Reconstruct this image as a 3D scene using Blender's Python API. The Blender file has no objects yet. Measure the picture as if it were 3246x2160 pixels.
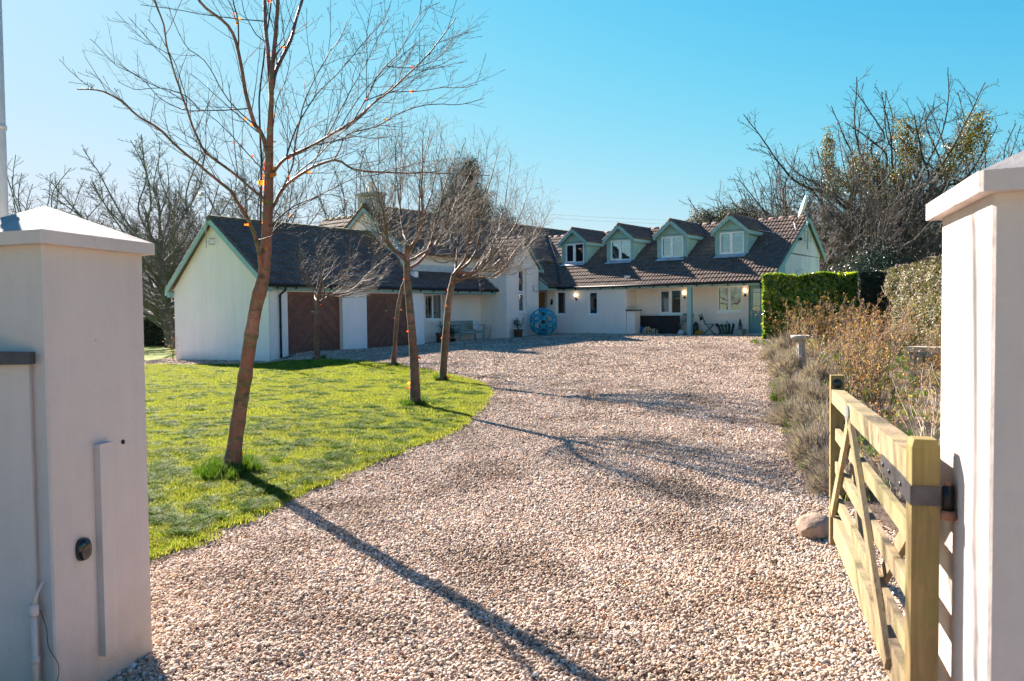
import bpy, bmesh, math, random
import numpy as np
from mathutils import Vector, Matrix
from mathutils.geometry import delaunay_2d_cdt

S = bpy.context.scene
COL = S.collection
R_ = math.radians

# ---------------------------------------------------------------- camera
EYE = np.array([0.0, 0.0, 1.6])
CAMR = np.array([[9.99952848e-01, 9.71089898e-03, 0.0],
                 [-3.45177224e-04, 3.55436659e-02, -9.99368065e-01],
                 [-9.70476232e-03, 9.99320943e-01, 3.55453419e-02]])
FPX, CX, CY = 2483.0, 1623.0, 1080.0
cam_data = bpy.data.cameras.new('camera')
cam = bpy.data.objects.new('camera', cam_data)
COL.objects.link(cam)
cam.matrix_world = Matrix([list(CAMR[i]) + [EYE[i]] for i in range(3)] + [[0, 0, 0, 1]])
cam_data.sensor_width = 36.0
cam_data.lens = 36.0 * FPX / 3246.0
cam_data.clip_start = 0.05
cam_data.clip_end = 6000
cam_data.dof.use_dof = True
cam_data.dof.focus_distance = 13.0
cam_data.dof.aperture_fstop = 6.3
S.camera = cam

# ---------------------------------------------------------------- light
SUN_EL = R_(30.0)
SUN_AZ = R_(-34.5)          # from +Y towards +X
sdir = Vector((math.sin(SUN_AZ) * math.cos(SUN_EL), math.cos(SUN_AZ) * math.cos(SUN_EL), math.sin(SUN_EL)))
world = bpy.data.worlds.new('World')
S.world = world
world.use_nodes = True
wn = world.node_tree
for n in list(wn.nodes):
    wn.nodes.remove(n)
sky = wn.nodes.new('ShaderNodeTexSky')
sky.sky_type = 'NISHITA'
sky.sun_disc = False
sky.sun_elevation = SUN_EL
sky.sun_rotation = SUN_AZ
sky.altitude = 100.0
sky.air_density = 1.5
sky.dust_density = 0.2
sky.ozone_density = 6.0
bgn = wn.nodes.new('ShaderNodeBackground')
bgn.inputs['Strength'].default_value = 0.07
won = wn.nodes.new('ShaderNodeOutputWorld')
def wmath(op, a, b=None):
    n = wn.nodes.new('ShaderNodeVectorMath'); n.operation = op
    for i, x in ((0, a), (1, b)):
        if x is None: continue
        if isinstance(x, tuple): n.inputs[i].default_value = x
        else: wn.links.new(x, n.inputs[i])
    return n.outputs[0]
# soft shoulder on the very bright part of the sky round the sun (same sky for camera and light)
t_ = wmath('MULTIPLY', sky.outputs[0], (.16, .285, .31))
g_ = wn.nodes.new('ShaderNodeGamma'); g_.inputs[1].default_value = 2.4
wn.links.new(t_, g_.inputs[0])
d_ = wmath('ADD', wmath('MULTIPLY', g_.outputs[0], (2.3, 1.6, 1.45)), (1.0, 1.0, 1.0))
q_ = wmath('DIVIDE', g_.outputs[0], d_)
q_ = wmath('MULTIPLY', q_, (7.6, 4.7, 4.75))
wn.links.new(q_, bgn.inputs[0])
wn.links.new(bgn.outputs[0], won.inputs[0])
sun_data = bpy.data.lights.new('sun', 'SUN')
sun_data.energy = 5.0
sun_data.angle = R_(0.53)
sun_data.color = (1.0, 0.88, 0.76)
sun = bpy.data.objects.new('sun', sun_data)
COL.objects.link(sun)
sun.rotation_euler = sdir.to_track_quat('Z', 'Y').to_euler()
S.view_settings.view_transform = 'Standard'
S.view_settings.look = 'None'
S.view_settings.gamma = 1.0
S.view_settings.exposure = 2.2
S.cycles.max_bounces = 8
S.cycles.transparent_max_bounces = 16

# ---------------------------------------------------------------- measuring helpers
def ray(px, py):
    d = CAMR @ np.array([px - CX, -(py - CY), -FPX])
    return d / d[1]
def at_depth(px, py, y):
    return EYE + ray(px, py) * y

HO = np.array([-8.0277, 25.9625])                      # near corner of the garage
HA = np.array([0.61948, 0.78501])                      # along the garage front
HB = np.array([-0.78501, 0.61948])                     # away from the court
HROT = math.atan2(HA[1], HA[0])
def H(a, b, z=0.0):
    p = HO + HA * a + HB * b
    return (p[0], p[1], z)

def _h2(a, b, z):
    p = H(a, b)
    return (p[0], p[1], z)
CTRL = [_h2(0, 0, .03), _h2(0, 6.05, -.07), _h2(.6, -.25, .22), _h2(1.5, -.2, .30), _h2(3.6, -.2, .30), _h2(7, -.2, .34),
        _h2(8.5, .5, .37), _h2(11, .5, .40), _h2(11.7, -.8, .47), _h2(14, -1.2, .57), _h2(15, -4.8, .6), _h2(15, -8, .57), _h2(15, -11.3, .6),
        _h2(16, -8, .6), _h2(20, -13, .62), (0, 2, -.10), (-3, 2, -.08), (3, 2, -.04), (0, 4, -.08), (0, 6, -.03), (-3, 8, 0.03), (2.5, 6, 0.0), (-1, 13, .06), (3, 14, .1),
        (-6.3, 24.3, .14), (-3.2, 21, .15), (1, 20, .2), (3.5, 27, .4), (8, 20, .3), (11, 31, .5), (-10, 12, -.05), (-12, 24, -.05),
        (-20, 40, -.15), (-15, 47, -.15), (-30, 20, -.2), (14, 10, .1), (25, 30, .6), (25, 45, .7), (0, 60, .6), (0, -15, 0), (-15, -5, 0), (15, -5, 0)]
_cp = np.array([[c[0], c[1]] for c in CTRL]); _cz = np.array([c[2] for c in CTRL])
def _U(r):
    return np.where(r < 1e-9, 0, r * r * np.log(np.maximum(r, 1e-9)))
_n = len(CTRL)
_K = _U(np.linalg.norm(_cp[:, None] - _cp[None], axis=2)) + np.eye(_n) * 0.6
_Pm = np.hstack([np.ones((_n, 1)), _cp])
_L = np.vstack([np.hstack([_K, _Pm]), np.hstack([_Pm.T, np.zeros((3, 3))])])
_w = np.linalg.solve(_L, np.concatenate([_cz, np.zeros(3)]))
def TZ(x, y):
    x = np.asarray(x, float); y = np.asarray(y, float)
    q = np.stack([x.ravel(), y.ravel()], 1)
    v = _U(np.linalg.norm(q[:, None] - _cp[None], axis=2)) @ _w[:_n] + _w[_n] + q @ _w[_n + 1:]
    d = np.hypot(q[:, 0], q[:, 1] - 22)
    t = np.clip((d - 34) / 26, 0, 1); t = t * t * (3 - 2 * t)
    far = np.clip(.25 + q[:, 0] * .02, -.3, .8)
    v = v * (1 - t) + far * t
    t2 = np.clip((d - 100) / 300, 0, 1)
    return (v - 1.5 * t2).reshape(x.shape)
def tz(x, y):
    return float(TZ([x], [y])[0])
_Ys = np.concatenate([np.linspace(1.5, 45, 500), np.linspace(45.5, 90, 90)])
def ground_at(px, py):
    d = ray(px, py)
    P = EYE[None] + d[None] * _Ys[:, None]
    diff = P[:, 2] - TZ(P[:, 0], P[:, 1])
    k = int(np.argmax(diff < 0))
    if k == 0:
        k = len(_Ys) - 1
    y0, y1, f0, f1 = _Ys[k - 1], _Ys[k], diff[k - 1], diff[k]
    y = y0 + (y1 - y0) * f0 / (f0 - f1)
    p = EYE + d * y
    return float(p[0]), float(p[1])
def gd(px, py):                      # the same for pixels of the 2356-wide view
    return ground_at(px * 1.37776, py * 1.37776)

# ---------------------------------------------------------------- object helpers
def tag(o, label=None, cat=None, group=None, kind=None):
    if label: o['label'] = label
    if cat: o['category'] = cat
    if group: o['group'] = group
    if kind: o['kind'] = kind
    return o
def empty(name, loc, label=None, cat=None, group=None, rz=0.0):
    o = bpy.data.objects.new(name, None)
    COL.objects.link(o)
    o.location = loc
    o.rotation_euler = (0, 0, rz)
    o.empty_display_size = .2
    return tag(o, label, cat, group)
def copy_tree(o, parent=None):
    c = o.copy()
    COL.objects.link(c)
    c.parent = parent
    for ch in list(o.children):
        copy_tree(ch, c)
    return c

class MB:
    def __init__(s):
        s.v = []; s.f = []; s.nv = 0; s.sm = []
    def add(s, vs, fs, smooth=False):
        vs = np.asarray(vs, float).reshape(-1, 3)
        s.v.append(vs)
        for f in fs:
            s.f.append([i + s.nv for i in f]); s.sm.append(smooth)
        s.nv += len(vs)
        return s
    def box(s, x0, x1, y0, y1, z0, z1):
        x0, x1 = min(x0, x1), max(x0, x1); y0, y1 = min(y0, y1), max(y0, y1); z0, z1 = min(z0, z1), max(z0, z1)
        return s.add([(x0, y0, z0), (x1, y0, z0), (x1, y1, z0), (x0, y1, z0), (x0, y0, z1), (x1, y0, z1), (x1, y1, z1), (x0, y1, z1)],
                     [(0, 3, 2, 1), (4, 5, 6, 7), (0, 1, 5, 4), (1, 2, 6, 5), (2, 3, 7, 6), (3, 0, 4, 7)])
    def hexa(s, p):
        return s.add(p, [(0, 3, 2, 1), (4, 5, 6, 7), (0, 1, 5, 4), (1, 2, 6, 5), (2, 3, 7, 6), (3, 0, 4, 7)])
    def beam(s, p0, p1, w, h, up=(0, 0, 1)):
        p0 = np.array(p0, float); p1 = np.array(p1, float)
        d = p1 - p0; d /= np.linalg.norm(d)
        u = np.array(up, float)
        sd = np.cross(d, u); sd /= np.linalg.norm(sd); u = np.cross(sd, d)
        a = sd * w / 2; b = u * h / 2
        return s.hexa([p0 - a - b, p0 + a - b, p1 + a - b, p1 - a - b, p0 - a + b, p0 + a + b, p1 + a + b, p1 - a + b])
    def prism(s, poly, off):
        poly = [np.array(p, float) for p in poly]; off = np.array(off, float); n = len(poly)
        vs = poly + [p + off for p in poly]
        fs = [tuple(range(n))[::-1], tuple(range(n, 2 * n))] + [(i, (i + 1) % n, n + (i + 1) % n, n + i) for i in range(n)]
        return s.add(vs, fs)
    def tube(s, pts, rad, n=6, smooth=True, cap=True):
        pts = np.asarray(pts, float); m = len(pts)
        rad = np.full(m, rad) if np.isscalar(rad) else np.asarray(rad, float)
        T = np.gradient(pts, axis=0); T /= np.maximum(np.linalg.norm(T, axis=1)[:, None], 1e-9)
        ref = np.array([0, 0, 1.0]) if abs(T[0][2]) < .9 else np.array([1.0, 0, 0])
        U = ref[None] - T * (T @ ref)[:, None]
        bad = np.linalg.norm(U, axis=1) < .15
        if bad.any():
            r2 = np.array([0.3, 1.0, 0.1]); U2 = r2[None] - T * (T @ r2)[:, None]; U[bad] = U2[bad]
        U /= np.linalg.norm(U, axis=1)[:, None]
        V = np.cross(T, U)
        an = np.arange(n) * 2 * np.pi / n
        vs = pts[:, None] + rad[:, None, None] * (np.cos(an)[None, :, None] * U[:, None] + np.sin(an)[None, :, None] * V[:, None])
        fs = []
        for i in range(m - 1):
            for j in range(n):
                k = (j + 1) % n
                fs.append((i * n + j, i * n + k, (i + 1) * n + k, (i + 1) * n + j))
        if cap:
            fs.append(tuple(range(n))[::-1]); fs.append(tuple((m - 1) * n + j for j in range(n)))
        return s.add(vs.reshape(-1, 3), fs, smooth)
    def lathe(s, prof, n=20, c=(0, 0, 0), smooth=True, sx=1.0, sy=1.0):
        an = np.arange(n) * 2 * np.pi / n
        vs = []
        for r, z in prof:
            for t in an:
                vs.append((c[0] + r * math.cos(t) * sx, c[1] + r * math.sin(t) * sy, c[2] + z))
        fs = []
        m = len(prof)
        for i in range(m - 1):
            for j in range(n):
                k = (j + 1) % n
                fs.append((i * n + j, i * n + k, (i + 1) * n + k, (i + 1) * n + j))
        fs.append(tuple(range(n))[::-1]); fs.append(tuple((m - 1) * n + j for j in range(n)))
        return s.add(vs, fs, smooth)
    def build(s, name, m, parent=None, **kw):
        me = bpy.data.meshes.new(name)
        V = np.concatenate(s.v) if s.v else np.zeros((0, 3))
        lens = np.array([len(f) for f in s.f], np.int32)
        me.vertices.add(len(V)); me.vertices.foreach_set('co', V.astype(np.float32).ravel())
        me.loops.add(int(lens.sum())); me.loops.foreach_set('vertex_index', np.array([i for f in s.f for i in f], np.int32))
        me.polygons.add(len(lens)); me.polygons.foreach_set('loop_start', np.concatenate([[0], np.cumsum(lens)[:-1]]).astype(np.int32))
        me.polygons.foreach_set('loop_total', lens)
        me.polygons.foreach_set('use_smooth', np.array(s.sm, bool))
        me.update(calc_edges=True); me.validate()
        me.materials.append(m)
        o = bpy.data.objects.new(name, me)
        COL.objects.link(o)
        if parent is not None: o.parent = parent
        return tag(o, **kw)

def fast_mesh(name, V, F, mats, parent=None, smooth=False, mat_idx=None, **kw):
    """V (n,3), F (m,k) equal-sized faces."""
    me = bpy.data.meshes.new(name)
    V = np.asarray(V, np.float32); F = np.asarray(F, np.int32); m, k = F.shape
    me.vertices.add(len(V)); me.vertices.foreach_set('co', V.ravel())
    me.loops.add(m * k); me.loops.foreach_set('vertex_index', F.ravel())
    me.polygons.add(m); me.polygons.foreach_set('loop_start', (np.arange(m) * k).astype(np.int32))
    me.polygons.foreach_set('loop_total', np.full(m, k, np.int32))
    me.polygons.foreach_set('use_smooth', np.full(m, smooth, bool))
    for mm in (mats if isinstance(mats, (list, tuple)) else [mats]): me.materials.append(mm)
    if mat_idx is not None: me.polygons.foreach_set('material_index', np.asarray(mat_idx, np.int32))
    me.update(calc_edges=True)
    o = bpy.data.objects.new(name, me)
    COL.objects.link(o)
    if parent is not None: o.parent = parent
    return tag(o, **kw)

# ---------------------------------------------------------------- materials
def new_mat(name):
    m = bpy.data.materials.new(name); m.use_nodes = True
    nt = m.node_tree
    for n in list(nt.nodes): nt.nodes.remove(n)
    out = nt.nodes.new('ShaderNodeOutputMaterial')
    return m, nt, out
def N(nt, typ, **kw):
    n = nt.nodes.new(typ)
    for k, v in kw.items():
        if k.startswith('_'): setattr(n, k[1:], v)
        else: n.inputs[k.replace('__', ' ')].default_value = v
    return n
def ramp(nt, fac, stops):
    r = nt.nodes.new('ShaderNodeValToRGB')
    e = r.color_ramp.elements
    e[0].position = stops[0][0]; e[0].color = (*stops[0][1], 1)
    e[1].position = stops[-1][0]; e[1].color = (*stops[-1][1], 1)
    for p, c in stops[1:-1]:
        x = e.new(p); x.color = (*c, 1)
    nt.links.new(fac, r.inputs[0])
    return r.outputs[0]
def coords(nt, kind='Object', scale=(1, 1, 1)):
    tc = nt.nodes.new('ShaderNodeTexCoord'); mp = nt.nodes.new('ShaderNodeMapping')
    mp.inputs['Scale'].default_value = scale
    nt.links.new(tc.outputs[kind], mp.inputs[0])
    return mp.outputs[0]
def noise(nt, vec, scale, detail=4, rough=.55, dist=0):
    n = N(nt, 'ShaderNodeTexNoise', Scale=scale, Detail=detail, Roughness=rough, Distortion=dist)
    nt.links.new(vec, n.inputs['Vector'])
    return n.outputs[0]
def mixc(nt, fac, a, b, mode='MIX'):
    m = nt.nodes.new('ShaderNodeMix'); m.data_type = 'RGBA'; m.blend_type = mode
    for i, x in ((0, fac), (6, a), (7, b)):
        if isinstance(x, (int, float)): m.inputs[i].default_value = x
        elif isinstance(x, tuple): m.inputs[i].default_value = (*x, 1)
        else: nt.links.new(x, m.inputs[i])
    return m.outputs[2]
def bump(nt, h, strength=.3, dist=.01, normal=None):
    b = N(nt, 'ShaderNodeBump', Strength=strength, Distance=dist)
    nt.links.new(h, b.inputs['Height'])
    if normal is not None: nt.links.new(normal, b.inputs['Normal'])
    return b.outputs[0]
def finish(nt, out, col, rough=.7, nrm=None, metal=0.0, spec=.5, coat=0.0, extra=None):
    p = N(nt, 'ShaderNodeBsdfPrincipled', Roughness=rough if not hasattr(rough, 'links') else .5, Metallic=metal)
    p.inputs['Specular IOR Level'].default_value = spec
    p.inputs['Coat Weight'].default_value = coat
    if isinstance(col, tuple): p.inputs['Base Color'].default_value = (*col, 1)
    else: nt.links.new(col, p.inputs['Base Color'])
    if hasattr(rough, 'links'): nt.links.new(rough, p.inputs['Roughness'])
    if nrm is not None: nt.links.new(nrm, p.inputs['Normal'])
    nt.links.new(p.outputs[0], out.inputs[0])
    return p
def simple(name, c, rough=.6, var=.18, scale=6.0, bstr=.15, bscale=60.0, metal=0.0, spec=.4, stretch=(1, 1, 1), bdist=.004):
    m, nt, out = new_mat(name)
    v = coords(nt, scale=stretch)
    n1 = noise(nt, v, scale, 5, .6)
    lo = tuple(x * (1 - var) for x in c); hi = tuple(min(1, x * (1 + var)) for x in c)
    col = ramp(nt, n1, [(.3, lo), (.7, hi)])
    b = bump(nt, noise(nt, v, bscale, 3), bstr, bdist)
    finish(nt, out, col, rough, b, metal, spec)
    return m

def mat_render(name, c, stain=.12, green=0.0):
    """painted smooth render with faint rain streaks and dirt"""
    m, nt, out = new_mat(name)
    v = coords(nt)
    vs = coords(nt, scale=(2.2, 2.2, .22))
    a = noise(nt, v, .9, 5, .6); s = noise(nt, vs, 1.6, 6, .68); f = noise(nt, v, 14, 4, .7)
    base = ramp(nt, a, [(.25, tuple(x * .93 for x in c)), (.75, c)])
    streak = ramp(nt, s, [(.35, (1 - stain,) * 3), (.62, (1, 1, 1))])
    col = mixc(nt, 1.0, base, streak, 'MULTIPLY')
    col = mixc(nt, 1.0, col, ramp(nt, f, [(.2, (.93, .93, .92)), (.5, (1, 1, 1))]), 'MULTIPLY')
    chips = noise(nt, v, 23, 2, .5)
    col = mixc(nt, 1.0, col, ramp(nt, chips, [(.75, (1, 1, 1)), (.79, (.72, .69, .66))]), 'MULTIPLY')
    # green-grey splash zone just above the ground
    tco = nt.nodes.new('ShaderNodeTexCoord'); sx_ = nt.nodes.new('ShaderNodeSeparateXYZ'); nt.links.new(tco.outputs['Object'], sx_.inputs[0])
    zz = N(nt, 'ShaderNodeMath', _operation='MULTIPLY_ADD'); zz.inputs[1].default_value = .45; nt.links.new(noise(nt, v, 6, 5, .7), zz.inputs[0]); nt.links.new(sx_.outputs[2], zz.inputs[2])
    col = mixc(nt, 1.0, col, ramp(nt, zz.outputs[0], [(.22, (.80, .79, .74)), (.55, (1, 1, 1))]), 'MULTIPLY')
    if green:
        g = ramp(nt, noise(nt, vs, 2.3, 5, .7), [(.5, (0, 0, 0)), (.75, (green,) * 3)])
        gm = nt.nodes.new('ShaderNodeSeparateColor'); nt.links.new(g, gm.inputs[0])
        col = mixc(nt, gm.outputs[0], col, (.30, .33, .27))
    b = bump(nt, noise(nt, v, 55, 5, .7), .35, .006)
    b = bump(nt, noise(nt, v, 2.6, 4), .25, .05, b)
    b = bump(nt, noise(nt, v, 9, 3), .2, .015, b)
    finish(nt, out, col, .85, b, spec=.25)
    return m
def mat_wood(name, c1, c2, scale=1.0, axis=(14, 14, 1.2), rough=.75, green=None):
    m, nt, out = new_mat(name)
    v = coords(nt, scale=axis)
    n1 = noise(nt, v, 2.2 * scale, 6, .65, 1.2)
    col = ramp(nt, n1, [(.28, c1), (.72, c2)])
    v2 = coords(nt)
    col = mixc(nt, 1.0, col, ramp(nt, noise(nt, v2, 5, 4), [(.3, (.78, .78, .78)), (.7, (1, 1, 1))]), 'MULTIPLY')
    kn = N(nt, 'ShaderNodeTexVoronoi', Scale=4.2); nt.links.new(coords(nt, scale=(1.4, 1, 1)), kn.inputs['Vector'])
    col = mixc(nt, 1.0, col, ramp(nt, kn.outputs['Distance'], [(.05, (.28, .2, .14)), (.09, (.7, .6, .5)), (.13, (1, 1, 1))]), 'MULTIPLY')
    if green:
        g = nt.nodes.new('ShaderNodeSeparateColor')
        nt.links.new(ramp(nt, noise(nt, v2, 3.0, 5, .7), [(.42, (0, 0, 0)), (.7, (.75, .75, .75))]), g.inputs[0])
        col = mixc(nt, g.outputs[0], col, green)
    b = bump(nt, noise(nt, v, 6, 5, .7), .35, .004)
    finish(nt, out, col, rough, b, spec=.3)
    return m

M = {}
M['render'] = mat_render('cream_render', (.92, .80, .725), .05)
M['render_white'] = mat_render('white_render', (.90, .845, .845), .06, green=.04)
M['render_weathered'] = mat_render('weathered_render', (.82, .765, .77), .2, green=.16)
M['pillar'] = mat_render('pillar_render', (.62, .53, .50), .10)
M['cap'] = mat_render('cap_concrete', (.34, .32, .32), .25, green=.2)
M['teal'] = simple('teal_paint', (.24, .42, .42), .5, .08, 3, .08)
M['teal_boards'] = simple('sage_boards', (.29, .46, .43), .55, .08, 3, .1)
M['door_teal'] = simple('door_paint', (.16, .33, .34), .4, .06, 3, .05)
M['upvc'] = simple('white_upvc', (.82, .83, .85), .3, .02, 3, .0, spec=.5)
M['gutter'] = simple('black_plastic', (.018, .02, .026), .6, .15, 5, .03, spec=.2)
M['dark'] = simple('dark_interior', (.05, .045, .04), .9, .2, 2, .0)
M['blind'] = simple('roller_blind', (.62, .60, .56), .8, .05, 3, .02)
M['curtain'] = simple('curtain', (.34, .28, .17), .9, .25, 9, .1, stretch=(6, 6, .3))
M['lead'] = simple('lead_flashing', (.50, .52, .56), .45, .2, 4, .2, 12, metal=.3)
M['black_metal'] = simple('black_iron', (.02, .02, .022), .4, .2, 12, .1, metal=.6)
M['steel'] = simple('galvanised', (.45, .47, .50), .4, .15, 20, .05, metal=.8)
M['rust'] = simple('rusty_iron', (.25, .11, .07), .8, .35, 40, .3)
M['grey_paint'] = simple('grey_paint', (.52, .54, .56), .5, .06, 5, .05)
M['chimney'] = mat_render('chimney_render', (.50, .46, .43), .2)
M['slate'] = simple('slate_coping', (.06, .06, .065), .7, .5, 6, .6, 18, bdist=.02)
M['terracotta'] = simple('terracotta', (.17, .09, .065), .8, .35, 7, .25)
M['stone'] = simple('weathered_stone', (.36, .34, .30), .9, .35, 9, .5, 40, bdist=.01)
M['rock'] = simple('brown_rock', (.28, .20, .15), .9, .35, 8, .6, 25, bdist=.012)
M['bench'] = mat_wood('grey_green_bench', (.20, .27, .26), (.36, .43, .41))
M['dark_wood'] = mat_wood('dark_stained_boards', (.018, .013, .015), (.045, .034, .036), rough=.6)
M['old_wood'] = mat_wood('old_grey_wood', (.22, .19, .15), (.48, .43, .36))
M['chair'] = simple('green_chair_paint', (.12, .19, .17), .6, .12, 8, .1)
M['oak_door'] = mat_wood('oak_door_wood', (.40, .20, .08), (.58, .33, .14), rough=.45)
M['log'] = mat_wood('log_bark', (.12, .09, .06), (.25, .19, .14))
M['log_end'] = simple('log_end', (.55, .42, .28), .85, .3, 30, .3)
M['rubber'] = simple('black_rubber', (.02, .03, .028), .45, .3, 9, .1)
M['rubber_green'] = simple('green_rubber', (.03, .10, .07), .45, .3, 9, .1)
M['sole'] = simple('pale_sole', (.55, .52, .40), .7, .1, 9, .1)
M['blue_bag'] = simple('blue_plastic', (.02, .12, .32), .4, .25, 12, .5, 14, bdist=.03)
M['yellow'] = simple('yellow_plastic', (.62, .27, .03), .5, .1, 9, .1)
M['cushion'] = simple('cushion_cloth', (.66, .66, .68), .9, .05, 9, .3, 120)
M['cushion_pat'] = simple('cushion_pattern', (.36, .38, .43), .9, .05, 9, .3, 120)
M['soil'] = simple('soil', (.085, .055, .038), .95, .45, 14, .9, 40, bdist=.03)

def mat_glass():
    m, nt, out = new_mat('window_glass')
    tr = N(nt, 'ShaderNodeBsdfTransparent', Color=(.78, .84, .86, 1))
    gl = N(nt, 'ShaderNodeBsdfGlossy', Roughness=.015, Color=(1, 1, 1, 1))
    fr = N(nt, 'ShaderNodeFresnel', IOR=1.9)
    b = bump(nt, noise(nt, coords(nt), 2.0, 2), .05, .02)
    nt.links.new(b, gl.inputs['Normal'])
    mx = nt.nodes.new('ShaderNodeMixShader')
    ad = N(nt, 'ShaderNodeMath', _operation='ADD'); ad.inputs[1].default_value = .12
    nt.links.new(fr.outputs[0], ad.inputs[0]); nt.links.new(ad.outputs[0], mx.inputs[0])
    nt.links.new(tr.outputs[0], mx.inputs[1]); nt.links.new(gl.outputs[0], mx.inputs[2])
    nt.links.new(mx.outputs[0], out.inputs[0])
    return m
M['glass'] = mat_glass()

def mat_tiles():
    m, nt, out = new_mat('concrete_tiles')
    v = coords(nt)
    n1 = noise(nt, v, 3.2, 6, .7); n2 = noise(nt, v, 28, 4, .7)
    col = ramp(nt, n1, [(.25, (.09, .065, .055)), (.5, (.16, .118, .098)), (.78, (.24, .18, .148))])
    col = mixc(nt, 1.0, col, ramp(nt, n2, [(.25, (.6, .6, .6)), (.6, (1.1, 1.1, 1.1))]), 'MULTIPLY')
    g = nt.nodes.new('ShaderNodeSeparateColor')
    nt.links.new(ramp(nt, noise(nt, v, 1.6, 6, .75), [(.60, (0, 0, 0)), (.8, (.5, .5, .5))]), g.inputs[0])
    col = mixc(nt, g.outputs[0], col, (.09, .085, .035))
    sp = nt.nodes.new('ShaderNodeSeparateColor')
    nt.links.new(ramp(nt, noise(nt, v, 9, 3, .6), [(.74, (0, 0, 0)), (.77, (.8, .8, .8))]), sp.inputs[0])
    col = mixc(nt, sp.outputs[0], col, (.34, .34, .33))
    b = bump(nt, noise(nt, v, 60, 4, .7), .4, .006)
    finish(nt, out, col, .8, b, spec=.15)
    return m
M['tiles'] = mat_tiles()
M['moss'] = simple('mossy_ridge', (.13, .115, .06), .95, .5, 12, .8, 30, bdist=.02)

def mat_garage_door():
    m, nt, out = new_mat('garage_door_wood')
    v = coords(nt, scale=(1, 1, 1))
    n1 = noise(nt, coords(nt, scale=(3, 3, 3)), 1.5, 6, .7, 1.5)
    g = nt.nodes.new('ShaderNodeNewGeometry')
    ad = N(nt, 'ShaderNodeMath', _operation='MULTIPLY_ADD'); ad.inputs[1].default_value = .26; nt.links.new(g.outputs['Random Per Island'], ad.inputs[0]); nt.links.new(n1, ad.inputs[2])
    n1 = ad.outputs[0]
    col = ramp(nt, n1, [(.38, (.14, .058, .042)), (.65, (.225, .095, .068)), (.95, (.31, .145, .11))])
    col = mixc(nt, 1.0, col, ramp(nt, noise(nt, coords(nt, scale=(30, 30, 30)), 2, 3), [(.3, (.8, .8, .8)), (.7, (1.05, 1.05, 1.05))]), 'MULTIPLY')
    finish(nt, out, col, .5, bump(nt, noise(nt, v, 40, 3), .15, .003), spec=.4)
    return m
M['garage_door'] = mat_garage_door()

def mat_bulb():
    m, nt, out = new_mat('lit_bulb')
    e = N(nt, 'ShaderNodeEmission', Color=(1.0, .72, .42, 1), Strength=4.0)
    nt.links.new(e.outputs[0], out.inputs[0])
    return m
M['bulb'] = mat_bulb()

def mat_bark(name, c_lo, c_mid, c_hi, band=True, gloss=.35, moss=.5, bandscale=9.0):
    m, nt, out = new_mat(name)
    v = coords(nt)
    vb = coords(nt, scale=(2.2, 2.2, bandscale))
    n1 = noise(nt, coords(nt, scale=(1, 1, .5)), 3.0, 5, .65)
    col = ramp(nt, n1, [(.3, c_lo), (.5, c_mid), (.72, c_hi)])
    nb = noise(nt, vb, 3.2, 5, .65)
    if band:
        k = ramp(nt, nb, [(.51, (0, 0, 0)), (.56, (1, 1, 1))])
        sk = nt.nodes.new('ShaderNodeSeparateColor'); nt.links.new(k, sk.inputs[0])
        bc = ramp(nt, noise(nt, v, 9, 4), [(.35, (.025, .022, .018)), (.6, (.085, .09, .035)), (.8, (.16, .15, .12))])
        ml = N(nt, 'ShaderNodeMath', _operation='MULTIPLY'); ml.inputs[1].default_value = moss
        nt.links.new(sk.outputs[0], ml.inputs[0])
        col = mixc(nt, ml.outputs[0], col, bc)
        n3 = noise(nt, coords(nt, scale=(1.3, 1.3, 3.2)), 2.1, 6, .7)
        s3 = nt.nodes.new('ShaderNodeSeparateColor'); nt.links.new(ramp(nt, n3, [(.54, (0, 0, 0)), (.60, (.9, .9, .9))]), s3.inputs[0])
        col = mixc(nt, s3.outputs[0], col, ramp(nt, noise(nt, v, 14, 4), [(.35, (.03, .025, .02)), (.55, (.11, .105, .05)), (.75, (.22, .19, .16))]))
    b = bump(nt, nb, .8, .012)
    b = bump(nt, noise(nt, v, 45, 4, .7), .3, .004, b)
    rn = nt.nodes.new('ShaderNodeMapRange'); rn.inputs[3].default_value = gloss; rn.inputs[4].default_value = .85
    nt.links.new(nb, rn.inputs[0])
    finish(nt, out, col, rn.outputs[0], b, spec=.5)
    return m
M['cherry'] = mat_bark('cherry_bark', (.08, .032, .026), (.16, .058, .044), (.30, .17, .145), gloss=.36, moss=.95, bandscale=7.0)
M['twig'] = simple('twig_bark', (.045, .032, .030), .75, .35, 14, .3, 60)
M['grey_twig'] = simple('grey_twig_bark', (.115, .095, .082), .7, .35, 6, .3, 60)
M['haze_twig'] = simple('haze_twig_bark', (.10, .098, .092), .8, .3, 3, .3, 60)  # twig colour lightened to carry the haze of distance
M['dark_twig'] = simple('dark_twig_bark', (.055, .05, .045), .8, .35, 3, .3, 60)
M['beech_bark'] = simple('beech_bark', (.10, .105, .085), .8, .4, 2, .3, 30)
M['oak_bark'] = simple('oak_bark', (.055, .048, .036), .9, .4, 2, .8, 14, bdist=.03)

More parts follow.
